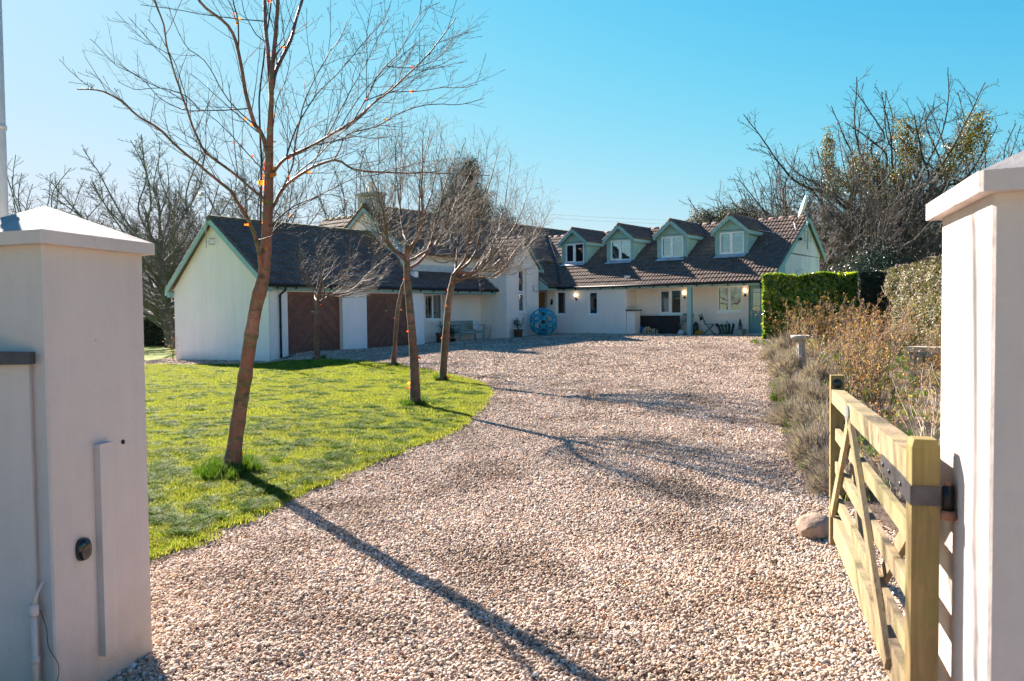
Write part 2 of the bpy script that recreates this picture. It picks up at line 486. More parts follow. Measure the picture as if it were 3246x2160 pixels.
def mat_leaf(name, stops, rough=.4, trans=.35, spec=.5):
    m, nt, out = new_mat(name)
    g = nt.nodes.new('ShaderNodeNewGeometry')
    col = ramp(nt, g.outputs['Random Per Island'], stops)
    col = mixc(nt, 1.0, col, ramp(nt, noise(nt, coords(nt), 2.5, 3), [(.3, (.72, .72, .72)), (.7, (1.15, 1.15, 1.15))]), 'MULTIPLY')
    p = N(nt, 'ShaderNodeBsdfPrincipled', Roughness=rough)
    p.inputs['Specular IOR Level'].default_value = spec
    nt.links.new(col, p.inputs['Base Color'])
    t = nt.nodes.new('ShaderNodeBsdfTranslucent')
    tc = mixc(nt, 1.0, col, (1.5, 1.5, .9), 'MULTIPLY')
    nt.links.new(tc, t.inputs[0])
    mx = nt.nodes.new('ShaderNodeMixShader'); mx.inputs[0].default_value = trans
    nt.links.new(p.outputs[0], mx.inputs[1]); nt.links.new(t.outputs[0], mx.inputs[2])
    nt.links.new(mx.outputs[0], out.inputs[0])
    return m
M['laurel'] = mat_leaf('laurel_leaf', [(0, (.05, .11, .012)), (.45, (.11, .20, .016)), (.75, (.22, .30, .025)), (1, (.46, .48, .04))], .22, .4, .8)
M['yew'] = mat_leaf('yew_leaf', [(0, (.008, .018, .012)), (.7, (.018, .036, .022)), (1, (.04, .07, .035))], .5, .12)
M['holly'] = mat_leaf('holly_leaf', [(0, (.015, .035, .02)), (.7, (.03, .06, .032)), (1, (.08, .11, .07))], .22, .12, .8)
M['mixhedge'] = mat_leaf('mixed_hedge_leaf', [(0, (.04, .05, .015)), (.35, (.10, .12, .025)), (.55, (.17, .16, .07)), (.8, (.20, .14, .10)), (1, (.30, .25, .18))], .45, .3)
M['ivy'] = mat_leaf('ivy_leaf', [(0, (.05, .06, .014)), (.5, (.13, .12, .02)), (.8, (.22, .17, .025)), (1, (.24, .11, .03))], .4, .35)
M['conifer'] = mat_leaf('conifer_leaf', [(0, (.012, .025, .017)), (.6, (.03, .05, .034)), (1, (.07, .075, .05))], .6, .1, .2)
M['evergreen'] = mat_leaf('evergreen_leaf', [(0, (.02, .035, .02)), (.55, (.045, .065, .038)), (.8, (.10, .085, .06)), (1, (.15, .12, .09))], .5, .15, .25)
M['rose_leaf'] = mat_leaf('rose_leaf', [(0, (.20, .06, .04)), (.25, (.32, .12, .06)), (.5, (.40, .20, .07)), (.68, (.36, .29, .17)), (.85, (.38, .30, .07)), (1, (.15, .19, .05))], .45, .5)
M['lavender'] = mat_leaf('lavender_leaf', [(0, (.17, .14, .135)), (.5, (.29, .24, .24)), (.8, (.38, .315, .315)), (1, (.20, .21, .16))], .8, .25, .2)
M['peel'] = mat_leaf('peeling_bark', [(0, (.50, .06, .015)), (.6, (.70, .16, .02)), (1, (.75, .26, .03))], .45, .7)
M['shrub_leaf'] = mat_leaf('shrub_leaf', [(0, (.03, .05, .02)), (.6, (.08, .10, .04)), (1, (.16, .13, .05))], .4, .25)
M['grassleaf'] = mat_leaf('grass_blade', [(0, (.09, .135, .012)), (.4, (.165, .205, .02)), (.75, (.245, .255, .045)), (1, (.34, .31, .15))], .7, .55, .12)
M['tuft'] = mat_leaf('grass_tuft', [(0, (.03, .08, .010)), (.6, (.07, .145, .014)), (1, (.15, .21, .03))], .7, .4, .15)

# ================================================================ GROUND
def inside(P, poly):
    P = np.asarray(P); poly = np.asarray(poly); x, y = P[:, 0], P[:, 1]
    r = np.zeros(len(P), bool); j = len(poly) - 1
    for i in range(len(poly)):
        xi, yi = poly[i]; xj, yj = poly[j]
        c = ((yi > y) != (yj > y)) & (x < (xj - xi) * (y - yi) / (yj - yi + 1e-12) + xi)
        r ^= c; j = i
    return r
def smooth_poly(pts, step=.25, wob=0.0, seed=1, closed=True):
    pts = np.array(pts, float); n = len(pts); out = []
    for i in range(n if closed else n - 1):
        p0, p1, p2, p3 = pts[(i - 1) % n], pts[i], pts[(i + 1) % n], pts[(i + 2) % n]
        k = max(1, int(np.linalg.norm(p2 - p1) / step))
        for t in np.arange(k) / k:
            out.append(.5 * ((2 * p1) + (-p0 + p2) * t + (2 * p0 - 5 * p1 + 4 * p2 - p3) * t * t + (-p0 + 3 * p1 - 3 * p2 + p3) * t ** 3))
    out = np.array(out)
    if wob:
        r = np.random.default_rng(seed); out = out + r.normal(0, wob, out.shape)
    return out
def draped(name, poly, off, m, step=.6, skirt=0.0, lump=0.0, seed=3, **kw):
    poly = np.asarray(poly); mn = poly.min(0); mx = poly.max(0)
    gx, gy = np.meshgrid(np.arange(mn[0], mx[0], step), np.arange(mn[1], mx[1], step))
    G = np.stack([gx.ravel(), gy.ravel()], 1) + np.random.default_rng(seed).uniform(-.2, .2, (gx.size, 2)) * step
    G = G[inside(G, poly)]
    n = len(poly)
    V = [Vector(p) for p in poly] + [Vector(p) for p in G]
    v, e, f, *_ = delaunay_2d_cdt(V, [(i, (i + 1) % n) for i in range(n)], [list(range(n))], 1, 1e-5)
    v = np.array([(q.x, q.y) for q in v])
    z = TZ(v[:, 0], v[:, 1]) + off
    if lump:
        z += lump * (np.sin(v[:, 0] * 2.1 + 1) * np.sin(v[:, 1] * 1.7) + .6 * np.sin(v[:, 0] * 4.7) * np.sin(v[:, 1] * 5.3 + 2))
    b = MB(); b.add(np.column_stack([v, z]), [tuple(x) for x in f], True)
    if skirt:
        z0 = TZ(poly[:, 0], poly[:, 1])
        A = np.column_stack([poly, z0 + off]); B = np.column_stack([poly, z0 + off - skirt])
        b.add(np.vstack([A, B]), [(i, (i + 1) % n, n + (i + 1) % n, n + i) for i in range(n)], True)
    return b.build(name, m, **kw)

def mat_gravel(fine=1.0):
    m, nt, out = new_mat('gravel_surface')
    v = coords(nt)
    vo = N(nt, 'ShaderNodeTexVoronoi', Scale=40 * fine); nt.links.new(v, vo.inputs['Vector'])
    sc = nt.nodes.new('ShaderNodeSeparateColor'); nt.links.new(vo.outputs['Color'], sc.inputs[0])
    col = ramp(nt, sc.outputs[0], [(0, (.26, .20, .16)), (.2, (.44, .35, .285)), (.5, (.58, .475, .39)), (.75, (.68, .575, .49)), (.93, (.54, .36, .24)), (1, (.78, .71, .64))])
    edge = ramp(nt, vo.outputs['Distance'], [(.25, (1, 1, 1)), (.75, (.55, .50, .46))])
    col = mixc(nt, 1.0, col, edge, 'MULTIPLY')
    big = noise(nt, v, .55, 5, .6)
    col = mixc(nt, 1.0, col, ramp(nt, big, [(.3, (.82, .80, .78)), (.6, (1, 1, 1))]), 'MULTIPLY')
    iv = N(nt, 'ShaderNodeMath', _operation='SUBTRACT'); iv.inputs[0].default_value = 1.0
    nt.links.new(vo.outputs['Distance'], iv.inputs[1])
    b = bump(nt, iv.outputs[0], 1.0, .02)
    b = bump(nt, noise(nt, v, 3.0, 6, .75), .6, .05, b)
    finish(nt, out, col, .85, b, spec=.25)
    return m
def mat_ground():
    m, nt, out = new_mat('field_grass')
    v = coords(nt)
    col = ramp(nt, noise(nt, v, .5, 6, .7), [(.3, (.13, .18, .02)), (.5, (.20, .25, .03)), (.75, (.30, .30, .07))])
    finish(nt, out, col, .9, bump(nt, noise(nt, v, 20, 5, .8), .8, .04), spec=.2)
    return m
def mat_lawn():
    m, nt, out = new_mat('lawn_turf')
    v = coords(nt)
    col = ramp(nt, noise(nt, v, 1.2, 6, .72), [(.3, (.15, .19, .012)), (.5, (.21, .25, .018)), (.7, (.26, .27, .028)), (.9, (.30, .27, .06))])
    col = mixc(nt, 1.0, col, ramp(nt, noise(nt, v, 22, 4, .75), [(.3, (.6, .65, .5)), (.6, (1.1, 1.1, 1.0))]), 'MULTIPLY')
    b = bump(nt, noise(nt, v, 26, 5, .8), 1.0, .03)
    b = bump(nt, noise(nt, v, 3, 4, .7), .4, .05, b)
    finish(nt, out, col, .95, b, spec=.0)
    return m
M['gravel'] = mat_gravel(); M['field'] = mat_ground(); M['lawn'] = mat_lawn()

# the one big sheet, finer near the camera
xs = np.unique(np.concatenate([np.linspace(-3000, -100, 16), np.linspace(-100, -30, 15), np.linspace(-30, 30, 76), np.linspace(30, 100, 15), np.linspace(100, 3000, 16)]))
ys = np.unique(np.concatenate([np.linspace(-300, -12, 8), np.linspace(-12, 60, 91), np.linspace(60, 130, 15), np.linspace(130, 4000, 18)]))
gx, gy = np.meshgrid(xs, ys); nx, ny = len(xs), len(ys)
gz = TZ(gx, gy) - .03
ii = np.arange(nx * ny).reshape(ny, nx)
F = np.stack([ii[:-1, :-1].ravel(), ii[:-1, 1:].ravel(), ii[1:, 1:].ravel(), ii[1:, :-1].ravel()], 1)
fast_mesh('ground', np.stack([gx.ravel(), gy.ravel(), gz.ravel()], 1), F, M['field'], smooth=True, kind='structure')

# edges measured on the photograph
lawn_edge = [gd(*p) for p in [(345, 1292), (480, 1232), (560, 1205), (630, 1172), (720, 1130), (830, 1078), (930, 1040), (1000, 1012), (1050, 985), (1090, 950), (1113, 925), (1118, 903),
                              (1100, 888), (1070, 877), (1020, 864), (960, 851), (900, 842), (830, 834), (760, 830), (690, 831), (620, 837), (520, 841), (430, 842), (345, 842)]]
lawn_poly = lawn_edge + [(-14, 24.6), (-24, 23), (-24, 6), (-8, 4.6), (-4, 4.25)]
LAWN = smooth_poly(lawn_poly, .16, .022, 5)
bed_edge = [gd(*p) for p in [(1757, 783), (1764, 800), (1772, 822), (1775, 850), (1772, 900), (1778, 940), (1800, 985), (1822, 1040), (1850, 1095), (1905, 1150)]]
BED = smooth_poly(bed_edge + [(2.75, 5.4), (2.6, 3.2), (3.2, 2.4), (11, 5), (14, 12), (17, 22), (16, 27)], .25, .02, 6)
DRIVE = smooth_poly([(-9, -6), (9, -6), (7, 1.5), (3.6, 3.0), (4.2, 6), (9, 14), (13, 22), (15.5, 28), (13.5, 34), H(18, -10)[:2], H(18, 3)[:2], H(5, 8)[:2], H(-1.1, 7.2)[:2],
                     (-19, 29.5), (-26, 27), (-26, 24.5), (-15, 22), (-8, 20), (-6, 8), (-6, 3)], .6, 0, 7)
draped('gravel_drive', DRIVE, 0.0, M['gravel'], .7, kind='structure')
draped('lawn', LAWN, .035, M['lawn'], .35, skirt=.06, lump=.012, kind='structure')
draped('planting_bed', BED, .03, M['soil'], .35, skirt=.05, lump=.01, kind='structure')

# ---- loose pebbles on the near drive
def pebble_src(k):
    r = np.random.default_rng(k)
    bm = bmesh.new(); bmesh.ops.create_icosphere(bm, subdivisions=2 if k < 4 else 1, radius=1.0)
    ax = r.uniform(-1, 1, (6, 3)); ax /= np.linalg.norm(ax, axis=1)[:, None]
    sc = np.array([1.0, r.uniform(.68, .9), r.uniform(.5, .72)])
    for v in bm.verts:
        p = np.array(v.co)
        for a in ax: p = p - a * max(0, p @ a - r.uniform(.62, .66)) * .85
        v.co = Vector(p * sc)
    me = bpy.data.meshes.new('pebble'); bm.to_mesh(me); bm.free()
    for p in me.polygons: p.use_smooth = k < 4
    return me
def mat_pebble():
    m, nt, out = new_mat('pebble_stone')
    oi = nt.nodes.new('ShaderNodeObjectInfo')
    col = ramp(nt, oi.outputs['Random'], [(0, (.11, .08, .06)), (.08, (.25, .19, .145)), (.22, (.40, .31, .245)), (.42, (.55, .44, .35)), (.60, (.66, .55, .455)), (.76, (.50, .38, .295)), (.83, (.50, .28, .165)), (.89, (.60, .42, .29)), (.95, (.80, .74, .66)), (1, (.36, .34, .335))])
    v = coords(nt)
    col = mixc(nt, 1.0, col, ramp(nt, noise(nt, v, 2.5, 4, .7), [(.3, (.82, .8, .78)), (.7, (1.05, 1.05, 1.05))]), 'MULTIPLY')
    pn = nt.nodes.new('ShaderNodeTexNoise'); pn.inputs['Scale'].default_value = 1.1; pn.inputs['Detail'].default_value = 5; nt.links.new(oi.outputs['Location'], pn.inputs['Vector'])
    col = mixc(nt, 1.0, col, ramp(nt, pn.outputs[0], [(.36, (.68, .64, .60)), (.5, (1, 1, 1)), (.66, (1.12, 1.12, 1.12))]), 'MULTIPLY')
    finish(nt, out, col, .8, spec=.2)
    return m
M['pebble'] = mat_pebble()

def scatter_group(name, sources, yaw_only=False):
    """points of the mesh get an instance each: attributes pick, sc, rot"""
    ng = bpy.data.node_groups.new(name, 'GeometryNodeTree')
    ng.interface.new_socket('Geometry', in_out='INPUT', socket_type='NodeSocketGeometry')
    ng.interface.new_socket('Geometry', in_out='OUTPUT', socket_type='NodeSocketGeometry')
    gi = ng.nodes.new('NodeGroupInput'); go = ng.nodes.new('NodeGroupOutput')
    iop = ng.nodes.new('GeometryNodeInstanceOnPoints')
    g2i = ng.nodes.new('GeometryNodeGeometryToInstance')
    for o in reversed(sources):      # a multi-input socket lists its links last first
        oi = ng.nodes.new('GeometryNodeObjectInfo'); oi.inputs[0].default_value = o
        ng.links.new(oi.outputs['Geometry'], g2i.inputs[0])
    def attr(nm, tp):
        a = ng.nodes.new('GeometryNodeInputNamedAttribute'); a.data_type = tp; a.inputs[0].default_value = nm
        return a.outputs[0]
    iop.inputs['Pick Instance'].default_value = True
    ng.links.new(gi.outputs[0], iop.inputs['Points'])
    ng.links.new(g2i.outputs[0], iop.inputs['Instance'])
    ng.links.new(attr('pick', 'INT'), iop.inputs['Instance Index'])
    ng.links.new(attr('sc', 'FLOAT_VECTOR'), iop.inputs['Scale'])
    e2r = ng.nodes.new('FunctionNodeEulerToRotation')
    ng.links.new(attr('rot', 'FLOAT_VECTOR'), e2r.inputs[0])
    ng.links.new(e2r.outputs[0], iop.inputs['Rotation'])
    ng.links.new(iop.outputs[0], go.inputs[0])
    return ng
def scatter(name, P, sources, pick, sc, rot, **kw):
    me = bpy.data.meshes.new(name)
    me.vertices.add(len(P)); me.vertices.foreach_set('co', np.asarray(P, np.float32).ravel())
    for nm, tp, dat in (('pick', 'INT', pick), ('sc', 'FLOAT_VECTOR', sc), ('rot', 'FLOAT_VECTOR', rot)):
        a = me.attributes.new(nm, tp, 'POINT')
        a.data.foreach_set('value' if tp == 'INT' else 'vector', np.asarray(dat, np.int32 if tp == 'INT' else np.float32).ravel())
    me.update()
    o = bpy.data.objects.new(name, me); COL.objects.link(o)
    md = o.modifiers.new('scatter', 'NODES'); md.node_group = scatter_group(name + '_group', sources)
    return tag(o, **kw)
def src_obj(me, mat):
    me.materials.clear(); me.materials.append(mat)
    return bpy.data.objects.new(me.name, me)          # stays outside the scene

rng = np.random.default_rng(11)
def in_view(P, margin=1.06, z=0.0):
    q = (np.column_stack([P, np.full(len(P), z)]) - EYE) @ CAMR
    d = -q[:, 2]
    return (d > .5) & (np.abs(q[:, 0]) < d * CX / FPX * margin) & (np.abs(q[:, 1]) < d * CY / FPX * (margin + .08))
PEB = [src_obj(pebble_src(k), M['pebble']) for k in range(8)]
def pebbles():
    Ps = []; Ss = []; Bs = []
    for (y0, y1, den, rad, lo) in ((2.2, 4.6, 7800, .0088, 0), (4.6, 7.0, 6600, .0092, 0), (7.0, 11.0, 3800, .0108, 4), (11, 17, 1300, .0140, 4), (17, 27, 420, .0165, 4), (27, 37, 160, .020, 4)):
        w = y1 * .72 + 1
        n = int(den * 2 * w * (y1 - y0))
        P = np.column_stack([rng.uniform(-w, w, n), rng.uniform(y0, y1, n)])
        P = P[in_view(P)]
        P = P[inside(P, DRIVE) & ~inside(P, BED)]
        ins = inside(P, LAWN)
        P = P[~ins]
        s = rad * np.exp(rng.normal(0, .27, len(P)))
        Ps.append(P); Ss.append(s); Bs.append(np.full(len(P), lo))
    P = np.vstack(Ps); s = np.concatenate(Ss); lo = np.concatenate(Bs)
    und = .006 * np.sin(P[:, 0] * 5.3 + 2 * np.sin(P[:, 1] * 1.7)) * np.sin(P[:, 1] * 3.1 + 1.5 * np.sin(P[:, 0] * 2.2))
    z = TZ(P[:, 0], P[:, 1]) + s * .3 + np.abs(rng.normal(0, .005, len(P))) + und + .004
    n = len(P)
    rot = np.column_stack([rng.normal(0, .45, n), rng.normal(0, .45, n), rng.uniform(0, 6.28, n)])
    sc = s[:, None] * rng.uniform(.85, 1.25, (n, 3))
    scatter('loose_gravel', np.column_stack([P, z]), PEB, lo + rng.integers(0, 4, n), sc, rot, kind='stuff', label='pinkish beige pebbles covering the drive', cat='gravel')
    # few strays on the lawn edge are left out
pebbles()

# ---- grass blades
def grass_src(k, n=46, rad=.085, h=.045, lean=.6):
    r = np.random.default_rng(100 + k); V = []; Fc = []
    for i in range(n):
        x, y = r.normal(0, rad * .5, 2); a = r.uniform(0, 6.28); L = h * r.uniform(.55, 1.25); w = .0016 * r.uniform(.8, 1.4) * (1 + h * 6)
        dx, dy = math.cos(a), math.sin(a); ln = r.uniform(.1, lean) * L * 1.2; b = len(V)
        px, py = -dy * w, dx * w
        V += [(x - px, y - py, -.006), (x + px, y + py, -.006), (x + dx * ln * .35 - px * .8, y + dy * ln * .35 - py * .8, L * .6), (x + dx * ln * .35 + px * .8, y + dy * ln * .35 + py * .8, L * .6), (x + dx * ln, y + dy * ln, L)]
        Fc += [(b, b + 1, b + 3, b + 2), (b + 2, b + 3, b + 4)]
    me = bpy.data.meshes.new('grass_clump'); me.from_pydata(V, [], Fc)
    return me
GR = [src_obj(grass_src(k), M['grassleaf']) for k in range(6)] + [src_obj(grass_src(10 + k, 60, .06, .11, .9), M['tuft']) for k in range(3)]
TREE_BASE = {'a': gd(530, 1094), 'b': gd(730, 829), 'c': gd(905, 845), 'd': gd(955, 939), 'e': gd(1018, 880)}
def grass():
    Ps = []; Ks = []; Sc = []
    for (y0, y1, den, s) in ((4.2, 8, 300, 1.0), (8, 12, 180, 1.25), (12, 18, 90, 1.6), (18, 28, 42, 2.0)):
        w = y1 * .72 + 1
        n = int(den * 2 * w * (y1 - y0))
        P = np.column_stack([rng.uniform(-w, w, n), rng.uniform(y0, y1, n)])
        P = P[in_view(P)]; P = P[inside(P, LAWN)]
        # patchy growth
        q = np.sin(P[:, 0] * 2.3 + 1.1) * np.sin(P[:, 1] * 1.9) + .7 * np.sin(P[:, 0] * 5.1 + P[:, 1] * 3.3) + rng.normal(0, .5, len(P))
        Ps.append(P); Ks.append(rng.integers(0, 6, len(P)))
        Sc.append(np.column_stack([np.full(len(P), s), np.full(len(P), s), (.50 + .18 * np.clip(q, -.6, 2.0)) * (s ** .4)]))
    # ragged fringe on the lawn edge and tufts round the trunks
    E = LAWN[in_view(LAWN)]
    E = E[E[:, 1] < 20]
    E = np.repeat(E, 4, 0) + rng.normal(0, .035, (len(E) * 4, 2))
    Ps.append(E); Ks.append(rng.integers(0, 6, len(E))); Sc.append(np.column_stack([np.full(len(E), 1.), np.full(len(E), 1.), rng.uniform(.35, .85, len(E))]))
    for key, rr, nn in (('a', .30, 60), ('d', .22, 26), ('e', .18, 16), ('b', .2, 8), ('c', .2, 8)):
        c = np.array(TREE_BASE[key]); T = c + rng.normal(0, rr * .5, (nn, 2)); T = T[np.hypot(*(T - c).T) > .07]
        Ps.append(T); Ks.append(rng.integers(6, 9, len(T))); Sc.append(np.column_stack([np.full(len(T), 1.), np.full(len(T), 1.), rng.uniform(.6, 1.3, len(T))]))
    allp = np.vstack(Ps[:4]); pool = allp[rng.integers(0, len(allp), 900)]
    pool = np.repeat(pool, 5, 0) + rng.normal(0, .08, (4500, 2)); pool = pool[inside(pool, LAWN)]
    Ps.append(pool); Ks.append(rng.integers(6, 9, len(pool))); Sc.append(np.column_stack([np.full(len(pool), 1.), np.full(len(pool), 1.), rng.uniform(.22, .42, len(pool))]))
    P = np.vstack(Ps); n = len(P)
    z = TZ(P[:, 0], P[:, 1]) + .037
    rot = np.column_stack([np.zeros(n), np.zeros(n), rng.uniform(0, 6.28, n)])
    scatter('grass', np.column_stack([P, z]), GR, np.concatenate(Ks), np.vstack(Sc), rot, kind='stuff', label='short sunlit grass growing on the lawn', cat='grass')
grass()

# ================================================================ HOUSE  (local axes: x = along the garage front, y = away from the court)
house = empty('house', (HO[0], HO[1], 0), 'long white house with dark tiled roofs, two garage doors and four teal dormers', 'house', rz=HROT)

def MP(ax, pl, u, d, z):            # axis 'b': wall faces -y ; axis 'a': wall faces -x ; d grows inwards
    return (u, pl + d, z) if ax == 'b' else (pl + d, u, z)
def wbox(b, ax, pl, u0, u1, d0, d1, z0, z1):
    p, q = MP(ax, pl, u0, d0, z0), MP(ax, pl, u1, d1, z1)
    return b.box(p[0], q[0], p[1], q[1], p[2], q[2])
def wall(b, ax, pl, u0, u1, z0, z1, holes=(), th=.25):
    us = sorted({u0, u1, *[h[0] for h in holes], *[h[1] for h in holes]}); zs = sorted({z0, z1, *[h[2] for h in holes], *[h[3] for h in holes]})
    us = [u for u in us if u0 <= u <= u1]; zs = [z for z in zs if z0 <= z <= z1]
    def solid(i, j):
        if i < 0 or j < 0 or i >= len(us) - 1 or j >= len(zs) - 1: return False
        uc, zc = (us[i] + us[i + 1]) / 2, (zs[j] + zs[j + 1]) / 2
        return not any(h[0] < uc < h[1] and h[2] < zc < h[3] for h in holes)
    for i in range(len(us) - 1):
        for j in range(len(zs) - 1):
            if not solid(i, j): continue
            A, B, C, D = (us[i], zs[j]), (us[i + 1], zs[j]), (us[i + 1], zs[j + 1]), (us[i], zs[j + 1])
            for d in (0, th):
                b.add([MP(ax, pl, u, d, z) for u, z in (A, B, C, D)], [(0, 1, 2, 3)])
            for (p, q, si, sj) in ((A, B, i, j - 1), (B, C, i + 1, j), (C, D, i, j + 1), (D, A, i - 1, j)):
                if not solid(si, sj):
                    b.add([MP(ax, pl, p[0], 0, p[1]), MP(ax, pl, q[0], 0, q[1]), MP(ax, pl, q[0], th, q[1]), MP(ax, pl, p[0], th, p[1])], [(0, 1, 2, 3)])
def wprism(b, ax, pl, poly, d0, d1):
    P = [MP(ax, pl, u, d0, z) for u, z in poly]; Q = MP(ax, pl, 0, d1, 0); Z = MP(ax, pl, 0, d0, 0)
    b.prism(P, (Q[0] - Z[0], Q[1] - Z[1], 0))

FL = -.4
# ---- rendered walls
gw = MB()
wprism(gw, 'a', 0, [(0.02, FL), (6.05, FL), (6.05, 2.62), (3.18, 5.02), (0.02, 2.42)], 0, .25)
wprism(gw, 'a', 0, [(.45, 2.93), (5.6, 2.93), (5.6, 2.98), (3.18, 5.0), (.45, 2.97)], -.014, -.0005)
gw.build('gable_wall', M['render_white'], house)
fw = MB()
wall(fw, 'b', 0.0, .252, 7.25, FL, 2.62, [(.72, 3.08, FL, 2.38), (4.22, 6.55, FL, 2.38)], .3)
wbox(fw, 'b', 0, 0.02, .62, -.012, -.0005, FL, 2.44); wbox(fw, 'b', 0, 3.2, 4.1, -.008, -.0005, FL, 2.42)
fw.box(7.0, 7.248, .302, .795, FL, 3.3)
fw.build('garage_front_wall', M['render_white'], house)
w2 = MB()
W1 = (8.15, 9.31, 1.30, 2.44)
wall(w2, 'b', .8, 7.0, 11.698, FL, 4.25, [W1], .3)
w2.build('recess_wall', M['render'], house)
tw = MB()
TWIN = (12.60, 13.19, 1.61, 3.57)
wall(tw, 'a', 11.7, -.46, 2.3, FL, 3.68, (), .22)
wall(tw, 'b', -.71, 11.7, 14.1, FL, 3.66, [TWIN], .25)
wprism(tw, 'b', -.71, [(11.7, 3.66), (14.1, 3.66), (12.92, 4.80)], 0, .25)
wall(tw, 'a', 13.88, -.46, 2.3, FL, 3.6, (), .22)
wbox(tw, 'b', -.71, 12.45, 13.35, -.006, -.0005, 3.60, 3.66)
tw.build('stair_tower_wall', M['render'], house)
rw = MB()
N1 = (-1.60, -1.03, 1.47, 2.59); N2 = (-3.37, -2.85, 1.45, 2.53)
wall(rw, 'a', 15.0, -4.84, 1.6, FL, 2.74, [N1, N2, (-.54, .9, .35, 2.64)], .3)
wall(rw, 'b', -4.84, 15.302, 16.0, FL, 3.2, (), .25)
W2 = (-7.02, -5.95, 1.45, 2.56); W3 = (-9.76, -8.65, 1.53, 2.63); BD = (-10.98, -10.03, .66, 2.64)
wall(rw, 'a', 16.0, -11.0, -4.6, FL, 3.3, [W2, W3, BD], .3)
rw.build('wing_front_wall', M['render'], house)
lp = MB(); lp.box(15.02, 15.5, -5.27, -4.86, FL, 1.62)
lpo = lp.build('low_pier', M['render'], house)
c_ = MB(); c_.box(14.96, 15.56, -5.33, -4.84, 1.625, 1.68); c_.build('coping', M['slate'], lpo)
ew = MB()
wprism(ew, 'b', -11.24, [(16.87, 0), (21.37, 0), (21.37, 3.95), (16.87, 3.93)], 0, .24)
wprism(ew, 'b', -11.26, [(16.80, 3.99), (21.37, 3.97), (21.37, 4.25), (19.37, 5.55), (16.80, 3.99)][:4], 0, .26)
ew.build('end_gable_wall', M['render_weathered'], house)
# teal weatherboarding that closes the veranda end
cl = MB(); z = .3
while z < 3.9:
    a1 = 16.868
    def roofa(zz): return 15.02 + max(0, zz - 2.64) / .654
    a0, a0t = roofa(z), roofa(z + .14)
    if a0t > a1 - .02: break
    cl.prism([(a0, -11.245, z), (a1, -11.245, z), (a1, -11.225, z + .14), (a0t, -11.225, z + .14)], (0, .05, 0)); z += .143
cl.box(15.03, 15.17, -11.235, -11.1, .2, 2.7)
cl.build('weatherboarding', M['teal_boards'], house)
mw = MB()
wprism(mw, 'a', 7.3, [(1.05, 2.6), (6.3, 2.6), (6.3, 4.0), (3.5, 6.08), (1.05, 4.30)], 0, .25)
wbox(mw, 'b', 6.2, 7.56, 22, 0, .25, FL, 4.1)
mw.box(21.1, 21.36, -11.0, 6.1, FL, 4.1)
mw.build('main_house_wall', M['render'], house)
gb = MB(); gb.box(.26, 7.3, 5.8, 6.05, FL, 2.6); gb.box(6.9, 7.0, .9, 5.8, FL, 3.2)
gb.box(7.2, 7.45, 5.9, 8.7, FL, 3.9)
gb.build('back_wall', M['render_white'], house)

# ---- tiled roofs
def tiles(b, o, u, v, U, V, cw=.15, cl=.335, seed=1, dips=.004):
    """o eave corner, u unit along eave, v unit up the slope; real profiled courses"""
    r = np.random.default_rng(seed)
    o, u, v = (np.array(q, float) for q in (o, u, v)); n = np.cross(u, v); n /= np.linalg.norm(n)
    if n[2] < 0: n = -n
    prof = [(0, .000), (.14, .040), (.45, .046), (.72, .040), (.86, .0)]
    nt_ = int(math.ceil(U / cw)); xs_ = []; hs_ = []
    for i in range(nt_):
        for t, hh in prof:
            x = (i + t) * cw
            if x <= U: xs_.append(x); hs_.append(hh)
    xs_.append(U); hs_.append(0)
    xs_ = np.array(xs_); hs_ = np.array(hs_); k = len(xs_)
    nc = int(math.ceil(V / cl))
    for c in range(nc):
        y0 = c * cl; y1 = min(V, y0 + cl)
        jit = r.normal(0, dips, k // 10 + 2)[np.arange(k) // 10]
        lo = o + np.outer(xs_, u) + v * (y0 - .02) + np.outer(hs_ + .040 + jit, n)
        hi = o + np.outer(xs_, u) + v * y1 + np.outer(hs_ + .004 + jit, n)
        bt = o + np.outer(xs_, u) + v * (y0 - .02) + np.outer(hs_ * 0 - .004 + jit, n)
        vs = np.vstack([bt, lo, hi])
        fs = []
        for i in range(k - 1):
            fs.append((i, i + 1, k + i + 1, k + i)); fs.append((k + i, k + i + 1, 2 * k + i + 1, 2 * k + i))
        b.add(vs, fs)
    # underside board
    P = [o, o + u * U, o + u * U + v * V, o + v * V]
    b.prism([p - n * .03 for p in P], -n * .05)
def ridge(b, p0, p1, r=.11):
    p0, p1 = np.array(p0, float), np.array(p1, float); L = np.linalg.norm(p1 - p0); d = (p1 - p0) / L
    k = int(L / .45) + 1
    for i in range(k):
        a = p0 + d * (i * .45); e = p0 + d * min(L, (i + 1) * .45 - .008)
        if np.linalg.norm(e - a) < .05: continue
        b.tube([a, e], [r, r * .97], 8, True)
def slope(p0, p1):
    d = np.array(p1, float) - np.array(p0, float); L = np.linalg.norm(d); return d / L, L

